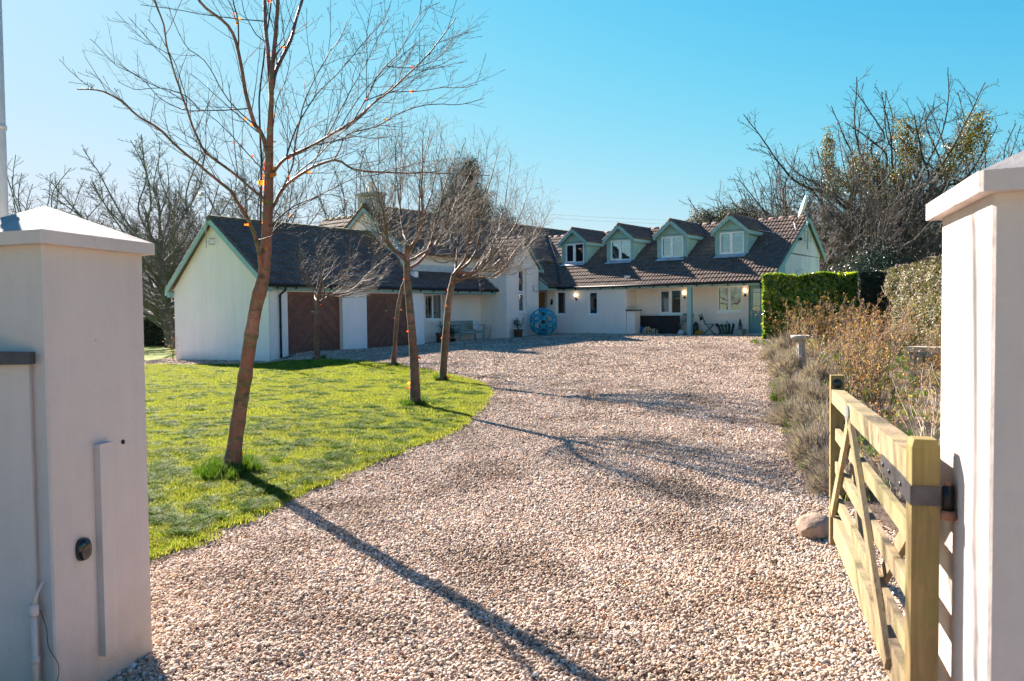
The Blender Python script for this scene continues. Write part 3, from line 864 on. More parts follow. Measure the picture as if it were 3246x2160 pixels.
gr = MB()
vg, Lg = slope((0, -.22, 2.60), (0, 3.18, 5.06))
tiles(gr, (-.22, -.22, 2.60), (1, 0, 0), vg, 7.52, Lg, seed=2)
vt, Lt = slope((0, 6.28, 2.60), (0, 3.18, 5.06))
tiles(gr, (-.22, 6.28, 2.60), (1, 0, 0), vt, 7.5, Lt, seed=3)
go_ = gr.build('garage_roof', M['tiles'], house)
b = MB(); ridge(b, (-.24, 3.18, 5.04), (7.3, 3.18, 5.04), .115); b.build('ridge_tiles', M['moss'], go_)
ln = MB()
Lh = 1.02 / vg[1]
tiles(ln, (7.3, -.22, 2.60), (1, 0, 0), vg, 4.42, Lh, seed=4)
lno = ln.build('lean_to_roof', M['tiles'], house)
b = MB(); b.box(7.3, 11.69, .72, .795, 3.36, 3.62); b.beam((11.66, -.22, 2.69), (11.66, .8, 3.43), .09, .05); b.build('flashing', M['lead'], lno)
mr = MB()
vm, Lm = slope((0, .42, 4.06), (0, 3.5, 6.26))
tiles(mr, (7.15, .42, 4.06), (1, 0, 0), vm, 6.95, Lm, seed=5)
vm2, Lm2 = slope((0, -1.25, 2.86), (0, 3.5, 6.26))
tiles(mr, (14.1, -1.25, 2.86), (1, 0, 0), vm2, 2.0, Lm2, seed=6)
vm3, Lm3 = slope((0, .5, 4.11), (0, 3.5, 6.26))
tiles(mr, (16.1, .5, 4.11), (1, 0, 0), vm3, 7.2, Lm3, seed=16)
vm4, Lm4 = slope((0, 6.6, 4.0), (0, 3.5, 6.26))
tiles(mr, (7.15, 6.6, 4.0), (1, 0, 0), vm4, 16.1, Lm4, seed=7)
mro = mr.build('main_roof', M['tiles'], house)
b = MB(); ridge(b, (7.13, 3.5, 6.25), (23.2, 3.5, 6.25)); b.build('ridge_tiles', M['moss'], mro)
# tower roof
tr_ = MB()
for sx, a0 in ((1, 11.50), (-1, 14.32)):
    v_, L_ = slope((a0, 0, 3.62), (12.92, 0, 4.98))
    tiles(tr_, (a0, -.86, 3.62), (0, 1, 0), v_, 3.3, L_, seed=8 + sx)
tro = tr_.build('tower_roof', M['tiles'], house)
b = MB(); ridge(b, (12.92, -.88, 4.98), (12.92, 2.3, 4.98), .10); b.build('ridge_tiles', M['tiles'], tro)
# wing roof
wr = MB()
vw, Lw = slope((14.86, 0, 2.74), (19.37, 0, 5.64))
tiles(wr, (14.86, -11.42, 2.74), (0, 1, 0), vw, 13.95, Lw, seed=11)
vx, Lx = slope((21.75, 0, 4.02), (19.37, 0, 5.64))
tiles(wr, (21.75, -11.42, 4.02), (0, 1, 0), vx, 13.9, Lx, seed=12)
wro = wr.build('wing_roof', M['tiles'], house)
b = MB(); ridge(b, (19.37, -11.44, 5.63), (19.37, 2.5, 5.63)); b.build('ridge_tiles', M['tiles'], wro)
b = MB(); b.tube([(15.0, -1.30, 2.95), (16.9, .22, 4.14), (19.2, 2.35, 5.60)], .045, 6); b.build('valley_strip', M['slate'], wro)
# rear wing, only its roof shows
rr = MB()
v_, L_ = slope((6.4, 0, 3.75), (9.3, 0, 6.2))
tiles(rr, (6.4, 5.2, 3.75), (0, 1, 0), v_, 3.55, L_, seed=13)
v_, L_ = slope((12.2, 0, 3.75), (9.3, 0, 6.2))
tiles(rr, (12.2, 5.2, 3.75), (0, 1, 0), v_, 3.55, L_, seed=14)
rro = rr.build('rear_roof', M['tiles'], house)
b = MB(); ridge(b, (9.3, 5.2, 6.2), (9.3, 8.8, 6.2)); b.beam((6.4, 8.72, 3.8), (9.3, 8.72, 6.22), .12, .06); b.build('ridge_tiles', M['moss'], rro)

# ---- chimney
ch = MB(); ch.box(7.32, 7.95, 2.95, 4.0, 5.2, 6.70); ch.box(7.26, 8.01, 2.89, 4.06, 6.705, 6.82)
cho = ch.build('chimney', M['chimney'], house)
b = MB(); b.lathe([(.17, 0), (.16, .12), (.12, .38), (.15, .42), (.15, .47), (.10, .47)], 14, (7.62, 3.42, 6.82)); b.build('chimney_pot', M['render'], cho)

# ---- barge boards and fascias
tb = MB()
def barge(b, ax, pl, p0, p1, h=.22, t=.035, d=-.235):
    (u0, z0), (u1, z1) = p0, p1
    wprism(b, ax, pl, [(u0, z0 - h), (u1, z1 - h), (u1, z1), (u0, z0)], d, d + t)
barge(tb, 'a', 0, (-.24, 2.60), (3.18, 5.06)); barge(tb, 'a', 0, (6.30, 2.58), (3.18, 5.06))
tb.box(-.20, -.001, -.2, -.14, 2.38, 2.56); tb.box(-.20, -.001, 6.06, 6.2, 2.30, 2.5)
tb.box(-.19, 11.69, -.13, -.10, 2.42, 2.60)                    # garage fascia
tb.box(-.19, 7.0, -.10, -.002, 2.42, 2.44); tb.box(7.26, 11.69, -.10, .79, 2.42, 2.44)
barge(tb, 'a', 7.3, (.9, 4.36), (3.5, 6.22), .24, .035, -.13); barge(tb, 'a', 7.3, (6.6, 4.0), (3.5, 6.22), .24, .035, -.13)
barge(tb, 'b', -.71, (11.50, 3.62), (12.92, 4.98), .20, .03, -.14); barge(tb, 'b', -.71, (14.34, 3.60), (12.92, 4.98), .20, .03, -.14)
tb.box(11.55, 11.69, -.84, 2.0, 3.50, 3.62); tb.box(14.12, 14.28, -.84, .2, 3.46, 3.60)
tb.box(14.12, 15.08, -1.22, -1.18, 2.62, 2.82)                 # porch fascia
tb.prism([(14.13, -1.19, 2.64), (14.13, -1.19, 2.9), (14.13, -.72, 3.3), (14.13, -.72, 2.64)], (.03, 0, 0))
tb.box(14.90, 14.93, -11.25, -1.2, 2.60, 2.78)                 # wing fascia
tb.box(14.93, 15.0, -4.8, -1.2, 2.60, 2.62); tb.box(14.93, 15.99, -11.2, -4.86, 2.64, 2.66)
barge(tb, 'b', -11.24, (14.84, 2.74), (19.37, 5.65), .24, .035, -.19); barge(tb, 'b', -11.24, (21.77, 4.02), (19.37, 5.65), .24, .035, -.19)
tb.build('bargeboards', M['teal'], house)
ps = MB(); ps.box(14.95, 15.13, -7.97, -7.79, .2, 2.62)
ps.build('veranda_post', M['teal'], house)
# ---- gutters and downpipes
def gutter(name, p0, p1, n, side):
    b = MB(); b.tube([p0, p1], .055, 8)
    p0, p1 = np.array(p0), np.array(p1)
    for i in range(n):
        q = p0 + (p1 - p0) * (i + .5) / n
        b.beam(q + np.array([0, 0, -.03]), q + np.array([side[0] * .06, side[1] * .06, -.12]), .03, .04)
    return b
b = gutter('g', (-.2, -.27, 2.585), (11.66, -.27, 2.585), 16, (0, 1)); b.build('gutter', M['gutter'], house)
b = gutter('g', (14.80, -11.3, 2.73), (14.80, -1.28, 2.73), 15, (1, 0)); b.tube([(14.8, -1.28, 2.75), (14.15, -1.28, 2.75)], .05, 8); b.build('gutter', M['gutter'], house)
b = gutter('g', (11.46, -.84, 3.60), (11.46, 1.9, 3.60), 4, (1, 0)); b.tube([(11.46, 1.75, 3.56), (11.46, 1.75, 3.4), (11.6, 1.6, 3.25), (11.62, 1.2, 3.2)], .04, 8); b.build('gutter', M['gutter'], house)
b = MB(); b.tube([(.46, -.27, 2.56), (.46, -.26, 2.42), (.38, -.08, 2.28), (.38, -.07, 2.1), (.38, -.07, .12), (.38, -.13, .05)], .036, 10)
for z in (2.2, 1.2, .2): b.lathe([(.045, 0), (.045, .05)], 10, (.38, -.07, z))
b.build('downpipe', M['gutter'], house)
b = MB(); b.tube([(14.8, -11.0, 2.70), (14.8, -11.0, 2.52), (14.9, -11.14, 2.36), (14.93, -11.17, 2.2), (14.93, -11.17, .55)], .038, 10)
for z in (2.1, 1.55, .8): b.lathe([(.05, 0), (.05, .06)], 10, (14.93, -11.17, z))
b.build('downpipe', M['gutter'], house)

# ---- garage doors
def garage_door(a0, a1, z0, z1, pl):
    w, h = a1 - a0, z1 - z0; cx = (a0 + a1) / 2
    b = MB()
    fr = MB()
    fr.box(a0 - .005, a0 + .07, pl - .02, pl + .0195, z0, z1); fr.box(a1 - .07, a1 + .005, pl - .02, pl + .0195, z0, z1)
    fr.box(a0 + .072, a1 - .072, pl - .018, pl + .0195, z1 - .11, z1); fr.box(a0 + .072, a1 - .072, pl - .018, pl + .0195, z0, z0 + .09)
    # chevron boards rising to the middle
    X0, X1, Z0, Z1 = a0 + .075, a1 - .075, z0 + .095, z1 - .115
    s = .10
    for sgn, xa, xb in ((1, X0, cx - .004), (-1, cx + .004, X1)):
        for i in range(-30, 60):
            c0 = i * s * 1.414; c1 = c0 + s * 1.414 - .022
            # band between lines z = (x-cx)*sgn + Z1 - c
            def clip(poly, f):
                out = []
                for q in range(len(poly)):
                    A, B = poly[q], poly[(q + 1) % len(poly)]; fa, fb = f(A), f(B)
                    if fa >= 0: out.append(A)
                    if fa * fb < 0: t = fa / (fa - fb); out.append((A[0] + (B[0] - A[0]) * t, A[1] + (B[1] - A[1]) * t))
                return out
            poly = [(xa, Z0), (xb, Z0), (xb, Z1), (xa, Z1)]
            line = lambda p: (p[0] - cx) * sgn + Z1 - p[1] + .4
            poly = clip(poly, lambda p: line(p) - c0)
            if len(poly) > 2: poly = clip(poly, lambda p: c1 - line(p))
            if len(poly) > 2: b.prism([(x, pl + .0, z) for x, z in poly], (0, .0198, 0))
    o = b.build('garage_door', M['garage_door'], house)
    fr.build('door_frame', M['garage_door'], o)
    bk_ = MB(); bk_.box(a0, a1, pl + .03, pl + .06, z0, z1); bk_.build('gap_shade_backing', M['dark_wood'], o)  # backing coloured near black to put shade into the gaps between boards
    hb = MB(); hb.box(cx - .07, cx + .03, pl - .03, pl - .002, z0 + 1.42, z0 + 1.46); hb.lathe([(.025, 0), (.025, .03)], 10, (cx - .0, pl - .015, z0 + 1.43)); hb.build('handle', M['steel'], o)
garage_door(.725, 3.075, .26, 2.375, .2)
garage_door(4.225, 6.545, .28, 2.375, .2)

# ---- windows
def window(ax, pl, u0, u1, z0, z1, mull=(.5,), name='window', dep=.10, blind=0.0, curt=None, sill=True, dark=.9, fw=.07, m='upvc', parent=None):
    lo, hi = min(u0, u1), max(u0, u1)
    f = MB()
    wbox(f, ax, pl, lo, lo + fw, dep, dep + .06, z0, z1); wbox(f, ax, pl, hi - fw, hi, dep, dep + .06, z0, z1)
    wbox(f, ax, pl, lo + fw + .0005, hi - fw - .0005, dep, dep + .06, z0, z0 + fw * 1.2); wbox(f, ax, pl, lo + fw + .0005, hi - fw - .0005, dep, dep + .06, z1 - fw, z1)
    ed = [lo] + [lo + (hi - lo) * t for t in mull] + [hi]
    for x in ed[1:-1]: wbox(f, ax, pl, x - .04, x + .04, dep + .002, dep + .058, z0 + fw * 1.2 + .0005, z1 - fw - .0005)
    # one opening sash stands proud
    if mull:
        a, c = (ed[-2] + .03, hi - .035) if ax == 'a' else (lo + .035, ed[1] - .03)
        zz0, zz1 = z0 + fw * .9, z1 - fw * .7
        for q in ((a, a + .05, zz0, zz1), (c - .05, c, zz0, zz1), (a + .0505, c - .0505, zz0, zz0 + .05), (a + .0505, c - .0505, zz1 - .05, zz1)):
            wbox(f, ax, pl, q[0], q[1], dep - .018, dep - .0005, q[2], q[3])
    o = f.build(name, M[m], parent or house)
    g = MB(); wbox(g, ax, pl, lo + .03, hi - .03, dep + .028, dep + .034, z0 + .03, z1 - .03); g.build('pane', M['glass'], o)
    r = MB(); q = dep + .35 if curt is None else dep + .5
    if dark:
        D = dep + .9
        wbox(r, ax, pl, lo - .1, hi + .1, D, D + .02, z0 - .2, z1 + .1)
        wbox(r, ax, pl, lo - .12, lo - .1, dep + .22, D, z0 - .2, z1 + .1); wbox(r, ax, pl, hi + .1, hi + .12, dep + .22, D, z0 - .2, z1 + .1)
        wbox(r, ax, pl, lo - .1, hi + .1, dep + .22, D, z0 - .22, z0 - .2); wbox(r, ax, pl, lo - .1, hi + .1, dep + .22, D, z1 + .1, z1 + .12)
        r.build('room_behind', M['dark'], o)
    if blind:
        bb = MB(); wbox(bb, ax, pl, lo + .04, hi - .04, dep + .10, dep + .104, z1 - blind, z1 - .02); bb.build('blind', M['blind'], o)
    if curt:
        cc = MB(); pts = []; n = 14
        for (c0, c1) in curt:
            P = [MP(ax, pl, c0 + (c1 - c0) * i / n, dep + .13 + .02 * math.sin(i * 2.2), 0) for i in range(n + 1)]
            for i in range(n):
                cc.add([(P[i][0], P[i][1], z0), (P[i + 1][0], P[i + 1][1], z0), (P[i + 1][0], P[i + 1][1], z1), (P[i][0], P[i][1], z1)], [(0, 1, 2, 3)], True)
        cc.build('curtain', M['curtain'], o)
    if sill:
        s_ = MB(); wbox(s_, ax, pl, lo - .04, hi + .04, -.045, dep + .02, z0 - .055, z0 - .003); s_.build('sill', M['upvc' if m == 'upvc' else m], o)
    return o
window('b', .8, 8.15, 9.31, 1.30, 2.44, name='window', dep=.14)
window('b', -.71, 12.60, 13.19, 1.61, 2.47, mull=(), name='window', dep=.15)
window('b', -.71, 12.60, 13.19, 2.50, 3.57, mull=(), name='window', dep=.15, sill=False)
window('a', 15.0, -1.60, -1.03, 1.47, 2.59, mull=(), blind=.22, dep=.09)
window('a', 15.0, -3.37, -2.85, 1.45, 2.53, mull=(), dep=.04)
window('a', 16.0, -7.02, -5.95, 1.45, 2.56, blind=.3, dep=.05)
window('a', 16.0, -9.76, -8.65, 1.53, 2.63, blind=.0, dep=.05, curt=((-8.95, -8.69),))

# ---- entrance door with a sidelight
ed_ = MB(); ed_.box(15.22, 15.27, -.28, .84, .40, 2.56)
eo = ed_.build('entrance_door', M['oak_door'], house)
b = MB(); b.box(15.18, 15.28, -.54, -.47, .40, 2.62); b.box(15.18, 15.28, -.345, -.285, .40, 2.62); b.box(15.18, 15.28, -.4695, -.3455, 2.56, 2.62); b.box(15.18, 15.28, -.2845, .9, 2.565, 2.63); b.box(15.17, 15.28, -.4695, -.3455, .4, .5)
b.build('door_frame', M['upvc'], eo)
b = MB(); b.box(15.23, 15.235, -.47, -.345, .5, 2.56); b.build('sidelight_pane', M['glass'], eo)
b = MB(); b.box(15.42, 15.44, -.6, .9, .3, 2.7); b.build('hall_behind', M['dark'], eo)
b = MB(); b.tube([(15.17, -.24, 1.35), (15.15, -.24, 1.40), (15.15, -.24, 1.75), (15.17, -.24, 1.8)], .014, 6); b.build('handle', M['steel'], eo)
# ---- half glazed teal door
bd = MB(); X = 16.07
u0, u1, z0, z1 = -10.94, -10.07, .72, 2.60
def dbox(b, a, c, zz0, zz1, x0=X, x1=X + .045): b.box(x0, x1, a, c, zz0, zz1)
dbox(bd, u0, u0 + .11, z0, z1); dbox(bd, u1 - .11, u1, z0, z1)
dbox(bd, u0 + .1105, u1 - .1105, z0, z0 + .2); dbox(bd, u0 + .1105, u1 - .1105, 1.42, 1.60); dbox(bd, u0 + .1105, u1 - .1105, z1 - .12, z1)
dbox(bd, -10.545, -10.465, z0 + .2005, 1.4195); dbox(bd, u0 + .1105, u1 - .1105, z0 + .2005, 1.4195, X + .018, X + .03)
for t0, t1, q0, q1 in ((u0 + .14, -10.575, .97, 1.37), (-10.435, u1 - .14, .97, 1.37)): dbox(bd, t0, t1, q0, q1, X + .006, X + .0175)
for uu in (-10.505,): dbox(bd, uu - .014, uu + .014, 1.6005, z1 - .1205, X + .01, X + .035)
for zz in (1.78, 2.33): dbox(bd, u0 + .1105, -10.5195, zz - .012, zz + .012, X + .01, X + .035); dbox(bd, -10.4905, u1 - .1105, zz - .012, zz + .012, X + .01, X + .035)
bo = bd.build('garden_door', M['door_teal'], house)
b = MB(); b.box(X + .02, X + .025, u0 + .1, u1 - .1, 1.58, z1 - .1); b.build('pane', M['glass'], bo)
b = MB(); b.box(X - .03, X + .08, -11.0, u0 - .005, .66, 2.64); b.box(X - .03, X + .08, u1 + .005, -10.0, .66, 2.64); b.box(X - .03, X + .08, u0 - .0045, u1 + .0045, z1 + .004, 2.645); b.box(X - .09, X + .08, u0 - .0045, u1 + .0045, .64, z0 - .004)
b.build('door_frame', M['door_teal'], bo)
b = MB(); b.box(X + .5, X + .52, -11.0, -9.9, .5, 2.7); b.build('room_behind', M['dark'], bo)
b = MB(); b.box(X - .008, X - .0005, u1 - .075, u1 - .035, 1.42, 1.62); b.tube([(X - .01, u1 - .055, 1.55), (X - .05, u1 - .055, 1.55), (X - .05, u1 - .16, 1.55)], .010, 6); b.build('handle', M['steel'], bo)
b = MB(); b.box(15.55, 16.0, -11.0, -9.85, .45, .64); b.build('doorstep', M['render'], house)
b = MB(); b.box(14.95, 16.0, -11.0, -9.5, .5, .60); b.build('doorstep', M['stone'], house)

# ---- dormers
def dormer(cb, left, right):
    FA = 16.74; hw = .70; zr = 5.66; ze = 5.02
    hz = lambda a: 2.74 + .643 * (a - 14.86) + .04
    b = MB()
    # boarded front round the window and cheeks
    zz = 3.84
    while zz < 5.5:
        t = zz + .118
        def hwz(z): return hw if z < 4.98 else max(0, (5.60 - z) / .62 * hw)
        if zz < 4.93:
            for s in (-1, 1):
                a, c = sorted((cb + s * .54, cb + s * hw))
                b.prism([(FA - .012, a, zz), (FA - .012, c, zz), (FA + .004, c, t), (FA + .004, a, t)], (.05, 0, 0))
        else:
            w0, w1 = hwz(zz), hwz(t)
            if w1 > .02: b.prism([(FA - .012, cb - w0, zz), (FA - .012, cb + w0, zz), (FA + .004, cb + w1, t), (FA + .004, cb - w1, t)], (.05, 0, 0))
        if zz < 4.95:
            ar = 14.86 + (zz - 2.74) / .643 + .2
            for s in (-1, 1):
                b.prism([(FA + .05, cb + s * (hw + .012), zz), (ar, cb + s * (hw + .012), zz), (ar + .18, cb + s * hw, t), (FA + .05, cb + s * hw, t)], (0, -s * .04, 0))
        zz += .12
    for s in (-1, 1):
        b.box(FA - .03, FA + .06, cb + s * (hw - .03), cb + s * (hw + .03), 3.78, 4.98)
    o = b.build('dormer', M['teal_boards'], house)
    t = MB()
    e = .83
    for s in (-1, 1):
        v_, L_ = slope((0, cb + s * e, 4.98), (0, cb, 5.66))
        tiles(t, (FA - .22, cb + s * e, 4.98), (1, 0, 0), v_, 19.5 - FA, L_, cl=.28, seed=int(abs(60 + cb * 3 + s)))
    ridge(t, (FA - .25, cb, 5.67), (19.45, cb, 5.67), .085)
    t.build('dormer_roof', M['tiles'], o)
    g = MB()
    for s in (-1, 1):
        P = [(cb + s * (e + .01), 4.80), (cb + s * (e + .01), 4.98), (cb, 5.68), (cb, 5.48)]
        g.prism([(FA - .235, y, z) for y, z in P], (.035, 0, 0))
        a, c = sorted((cb + s * (hw + .035), cb + s * (e + .01)))
        g.box(FA - .199, 18.3, a, c, 4.82, 4.90)
        g.box(FA - .199, 18.35, *(sorted((cb + s * (e - .02), cb + s * (e + .008)))), 4.9005, 4.985)
    g.box(FA - .03, FA - .0125, cb - .53, cb + .53, 4.95, 5.02)
    g.build('bargeboards', M['teal'], o)
    l = MB()
    l.prism([(FA + .02, cb - .62, 4.02), (FA + .02, cb + .62, 4.02), (FA - .32, cb + .70, hz(FA - .32) + .075), (FA - .32, cb - .70, hz(FA - .32) + .075)], (0, 0, .012))
    l.build('lead_apron', M['lead'], o)
    w = window('a', FA, cb - .535, cb + .535, 4.0, 4.95, dep=-.005, sill=False, name='dormer_window', dark=0, parent=o, fw=.05, m='upvc')
    # merge behind-glass items as simple children of the dormer
    w.parent = o
    r = MB(); r.box(FA + .9, FA + .92, cb - .66, cb + .66, 4.0, 5.0); r.box(FA + .055, FA + .9, cb - .65, cb + .65, 3.96, 3.98); r.build('room_behind', M['dark'], o)
    if left or right:
        r = MB()
        if left: r.box(FA + .10, FA + .104, cb + .05, cb + .5, 4.95 - left, 4.94)
        if right: r.box(FA + .10, FA + .104, cb - .5, cb - .05, 4.95 - right, 4.94)
        r.build('blind', M['blind'], o)
for cb, l, r in ((-.98, 0, .12), (-3.56, .3, .25), (-6.22, .17, .25), (-9.0, .18, .22)):
    dormer(cb, l, r)

# ================================================================ TREES
def resample(pts, step):
    pts = np.asarray(pts, float)
    d = np.concatenate([[0], np.cumsum(np.linalg.norm(np.diff(pts, axis=0), axis=1))])
    n = max(2, int(d[-1] / step) + 1); t = np.linspace(0, d[-1], n)
    return np.stack([np.interp(t, d, pts[:, k]) for k in range(3)], 1)
def curve3(pts, step):
    pts = np.asarray(pts, float)
    if len(pts) == 2: return resample(pts, step)
    out = []; n = len(pts)
    for i in range(n - 1):
        p0 = pts[max(0, i - 1)]; p1 = pts[i]; p2 = pts[i + 1]; p3 = pts[min(n - 1, i + 2)]
        for t in np.arange(6) / 6:
            out.append(.5 * ((2 * p1) + (-p0 + p2) * t + (2 * p0 - 5 * p1 + 4 * p2 - p3) * t * t + (-p0 + 3 * p1 - 3 * p2 + p3) * t ** 3))
    out.append(pts[-1])
    return resample(out, step)

class Wood:
    """collects tapered limbs; thick ones with round section, twigs with three sides"""
    def __init__(s, seed): s.r = np.random.default_rng(seed); s.thick = []; s.thin = []; s.tips = []; s.br = []
    def limb(s, pts, r0, r1, pw=1.0):
        t = np.linspace(0, 1, len(pts)); rad = r0 + (r1 - r0) * t ** pw
        (s.thick if r0 > .014 else s.thin).append((pts, rad)); s.br.append((pts, rad)); return pts, rad
    def wander(s, p, d, L, step, curl, up, wind=(0, 0, 0)):
        n = max(3, int(L / step)); d = np.array(d, float); d /= np.linalg.norm(d)
        g = np.cumsum(s.r.normal(0, curl, (n, 3)) + (np.array([0, 0, up]) + np.array(wind, float)), axis=0) + d
        g /= np.sqrt((g * g).sum(1))[:, None]
        return np.vstack([np.array(p, float)[None], p + np.cumsum(g * (L / n), axis=0)])
    def twigs(s, pts, rad, spacing, length, level, start=.15, ang=(.5, 1.0), up=.06, curl=.10, step=.07, rmin=.0016, wind=(0, 0, 0), dec=.5, taper=.65):
        d = np.concatenate([[0], np.cumsum(np.linalg.norm(np.diff(pts, axis=0), axis=1))]); L = d[-1]
        x = L * start + s.r.uniform(0, spacing)
        phi = s.r.uniform(0, 6.28)
        while x < L * .98:
            k = min(len(pts) - 2, int(np.searchsorted(d, x)) - 1); k = max(0, k)
            f = (x - d[k]) / max(1e-6, d[k + 1] - d[k]); p = pts[k] * (1 - f) + pts[k + 1] * f
            t = pts[k + 1] - pts[k]; t /= np.linalg.norm(t)
            u = np.cross(t, [0, 0, 1.0]); nu = np.linalg.norm(u); u = u / nu if nu > .1 else np.array([1.0, 0, 0]); v = np.cross(t, u)
            phi += 2.4 + s.r.normal(0, .5)
            a = s.r.uniform(*ang)
            dr = t * math.cos(a) + (u * math.cos(phi) + v * math.sin(phi)) * math.sin(a)
            if dr[2] < -.25: dr[2] *= -.5
            ln = length * s.r.uniform(.45, 1.15) * (1 - .55 * x / L)
            r_here = np.interp(x, d, rad); r0 = min(r_here * .6, max(rmin, ln * .0075))
            q = s.wander(p, dr, ln, step * (.6 if level <= 1 else 1), curl, up, wind)
            s.limb(q, r0, max(rmin * .6, r0 * .3))
            if level > 1: s.twigs(q, np.linspace(r0, r0 * .35, len(q)), spacing * taper, ln * dec, level - 1, .12, ang, up, curl, step * .7, rmin, wind, dec, taper)
            else: s.tips.append(q[-1])
            x += spacing * s.r.uniform(.6, 1.4)
    def mesh(s, which, n):
        V = []; F = []; base = 0
        for pts, rad in which:
            m = len(pts)
            T = np.gradient(pts, axis=0); T /= np.maximum(np.linalg.norm(T, axis=1)[:, None], 1e-9)
            tm = T.mean(0); ref = np.eye(3)[int(np.argmin(np.abs(tm)))]
            U = np.cross(T, ref); U /= np.maximum(np.linalg.norm(U, axis=1)[:, None], 1e-9); W = np.cross(T, U)
            an = np.arange(n) * 2 * np.pi / n
            vs = pts[:, None] + rad[:, None, None] * (np.cos(an)[None, :, None] * U[:, None] + np.sin(an)[None, :, None] * W[:, None])
            V.append(vs.reshape(-1, 3))
            i = np.arange(m - 1)[:, None] * n; j = np.arange(n)[None]; k = (j + 1) % n
            F.append(np.stack([i + j, i + k, i + n + k, i + n + j], -1).reshape(-1, 4) + base); base += m * n
        return np.vstack(V), np.vstack(F)

def bumpy(pts, rad, r, amp=.04, swell=()):
    """knots and swellings along a trunk"""
    rad = rad * (1 + r.normal(0, amp, len(rad)))
    for t, a, w in swell:
        x = np.linspace(0, 1, len(rad)); rad = rad * (1 + a * np.exp(-((x - t) / w) ** 2))
    return rad

def put_tree(name, base, wood, trunk_mats, twig_mat, label, group=None, trunk=None, thin_sides=3, cat='tree', peel=None):
    root = empty(name, base, label, cat, group)
    o = np.array(base)
    tr = trunk
    V, F = wood.mesh(tr, 12)
    mats = [trunk_mats]; mi = None
    if peel is not None and len(peel[0]):
        mi = np.concatenate([np.zeros(len(F), int), np.ones(len(peel[1]), int)]); F = np.vstack([F, peel[1] + len(V)]); V = np.vstack([V, peel[0]]); mats.append(M['peel'])
    fast_mesh('trunk', V - o, F, mats, root, smooth=True, mat_idx=mi)
    rest = [x for x in wood.thick]
    if rest:
        V, F = wood.mesh(rest, 7); fast_mesh('limbs', V - o, F, trunk_mats, root, smooth=True)
    V, F = wood.mesh(wood.thin, thin_sides); fast_mesh('crown', V - o, F, twig_mat, root, smooth=True)
    return root

def peels(spots, r, size=.03):
    """curled papery strips of orange bark"""
    V = []; F = []
    for p, rad in spots:
        th = r.uniform(0, 6.28); n = np.array([math.cos(th), math.sin(th), 0]); t = np.array([-math.sin(th), math.cos(th), 0])
        w = size * r.uniform(.5, 1.6); L = size * r.uniform(.6, 2.2); p0 = p + n * rad * .95
        k = 5; b = len(V)
        for i in range(k + 1):
            f = i / k; a = f * r.uniform(.5, 2.2)
            c = p0 + t * L * math.sin(a) * .8 + n * L * (1 - math.cos(a)) * .9 + n * .004
            V += [c + np.array([0, 0, -w / 2 * (1 - .3 * f)]), c + np.array([0, 0, w / 2 * (1 - .5 * f) + r.normal(0, .003)])]
        for i in range(k): F.append((b + 2 * i, b + 2 * i + 1, b + 2 * i + 3, b + 2 * i + 2))
    return np.array(V), np.array(F)

def pxl(poly, y0, dy=0.0, ys=None):
    """polyline measured on the photo, given real distances"""
    n = len(poly); Y = ys if ys is not None else np.linspace(y0, y0 + dy, n)
    return np.array([at_depth(px, py, Y[i]) for i, (px, py) in enumerate(poly)])

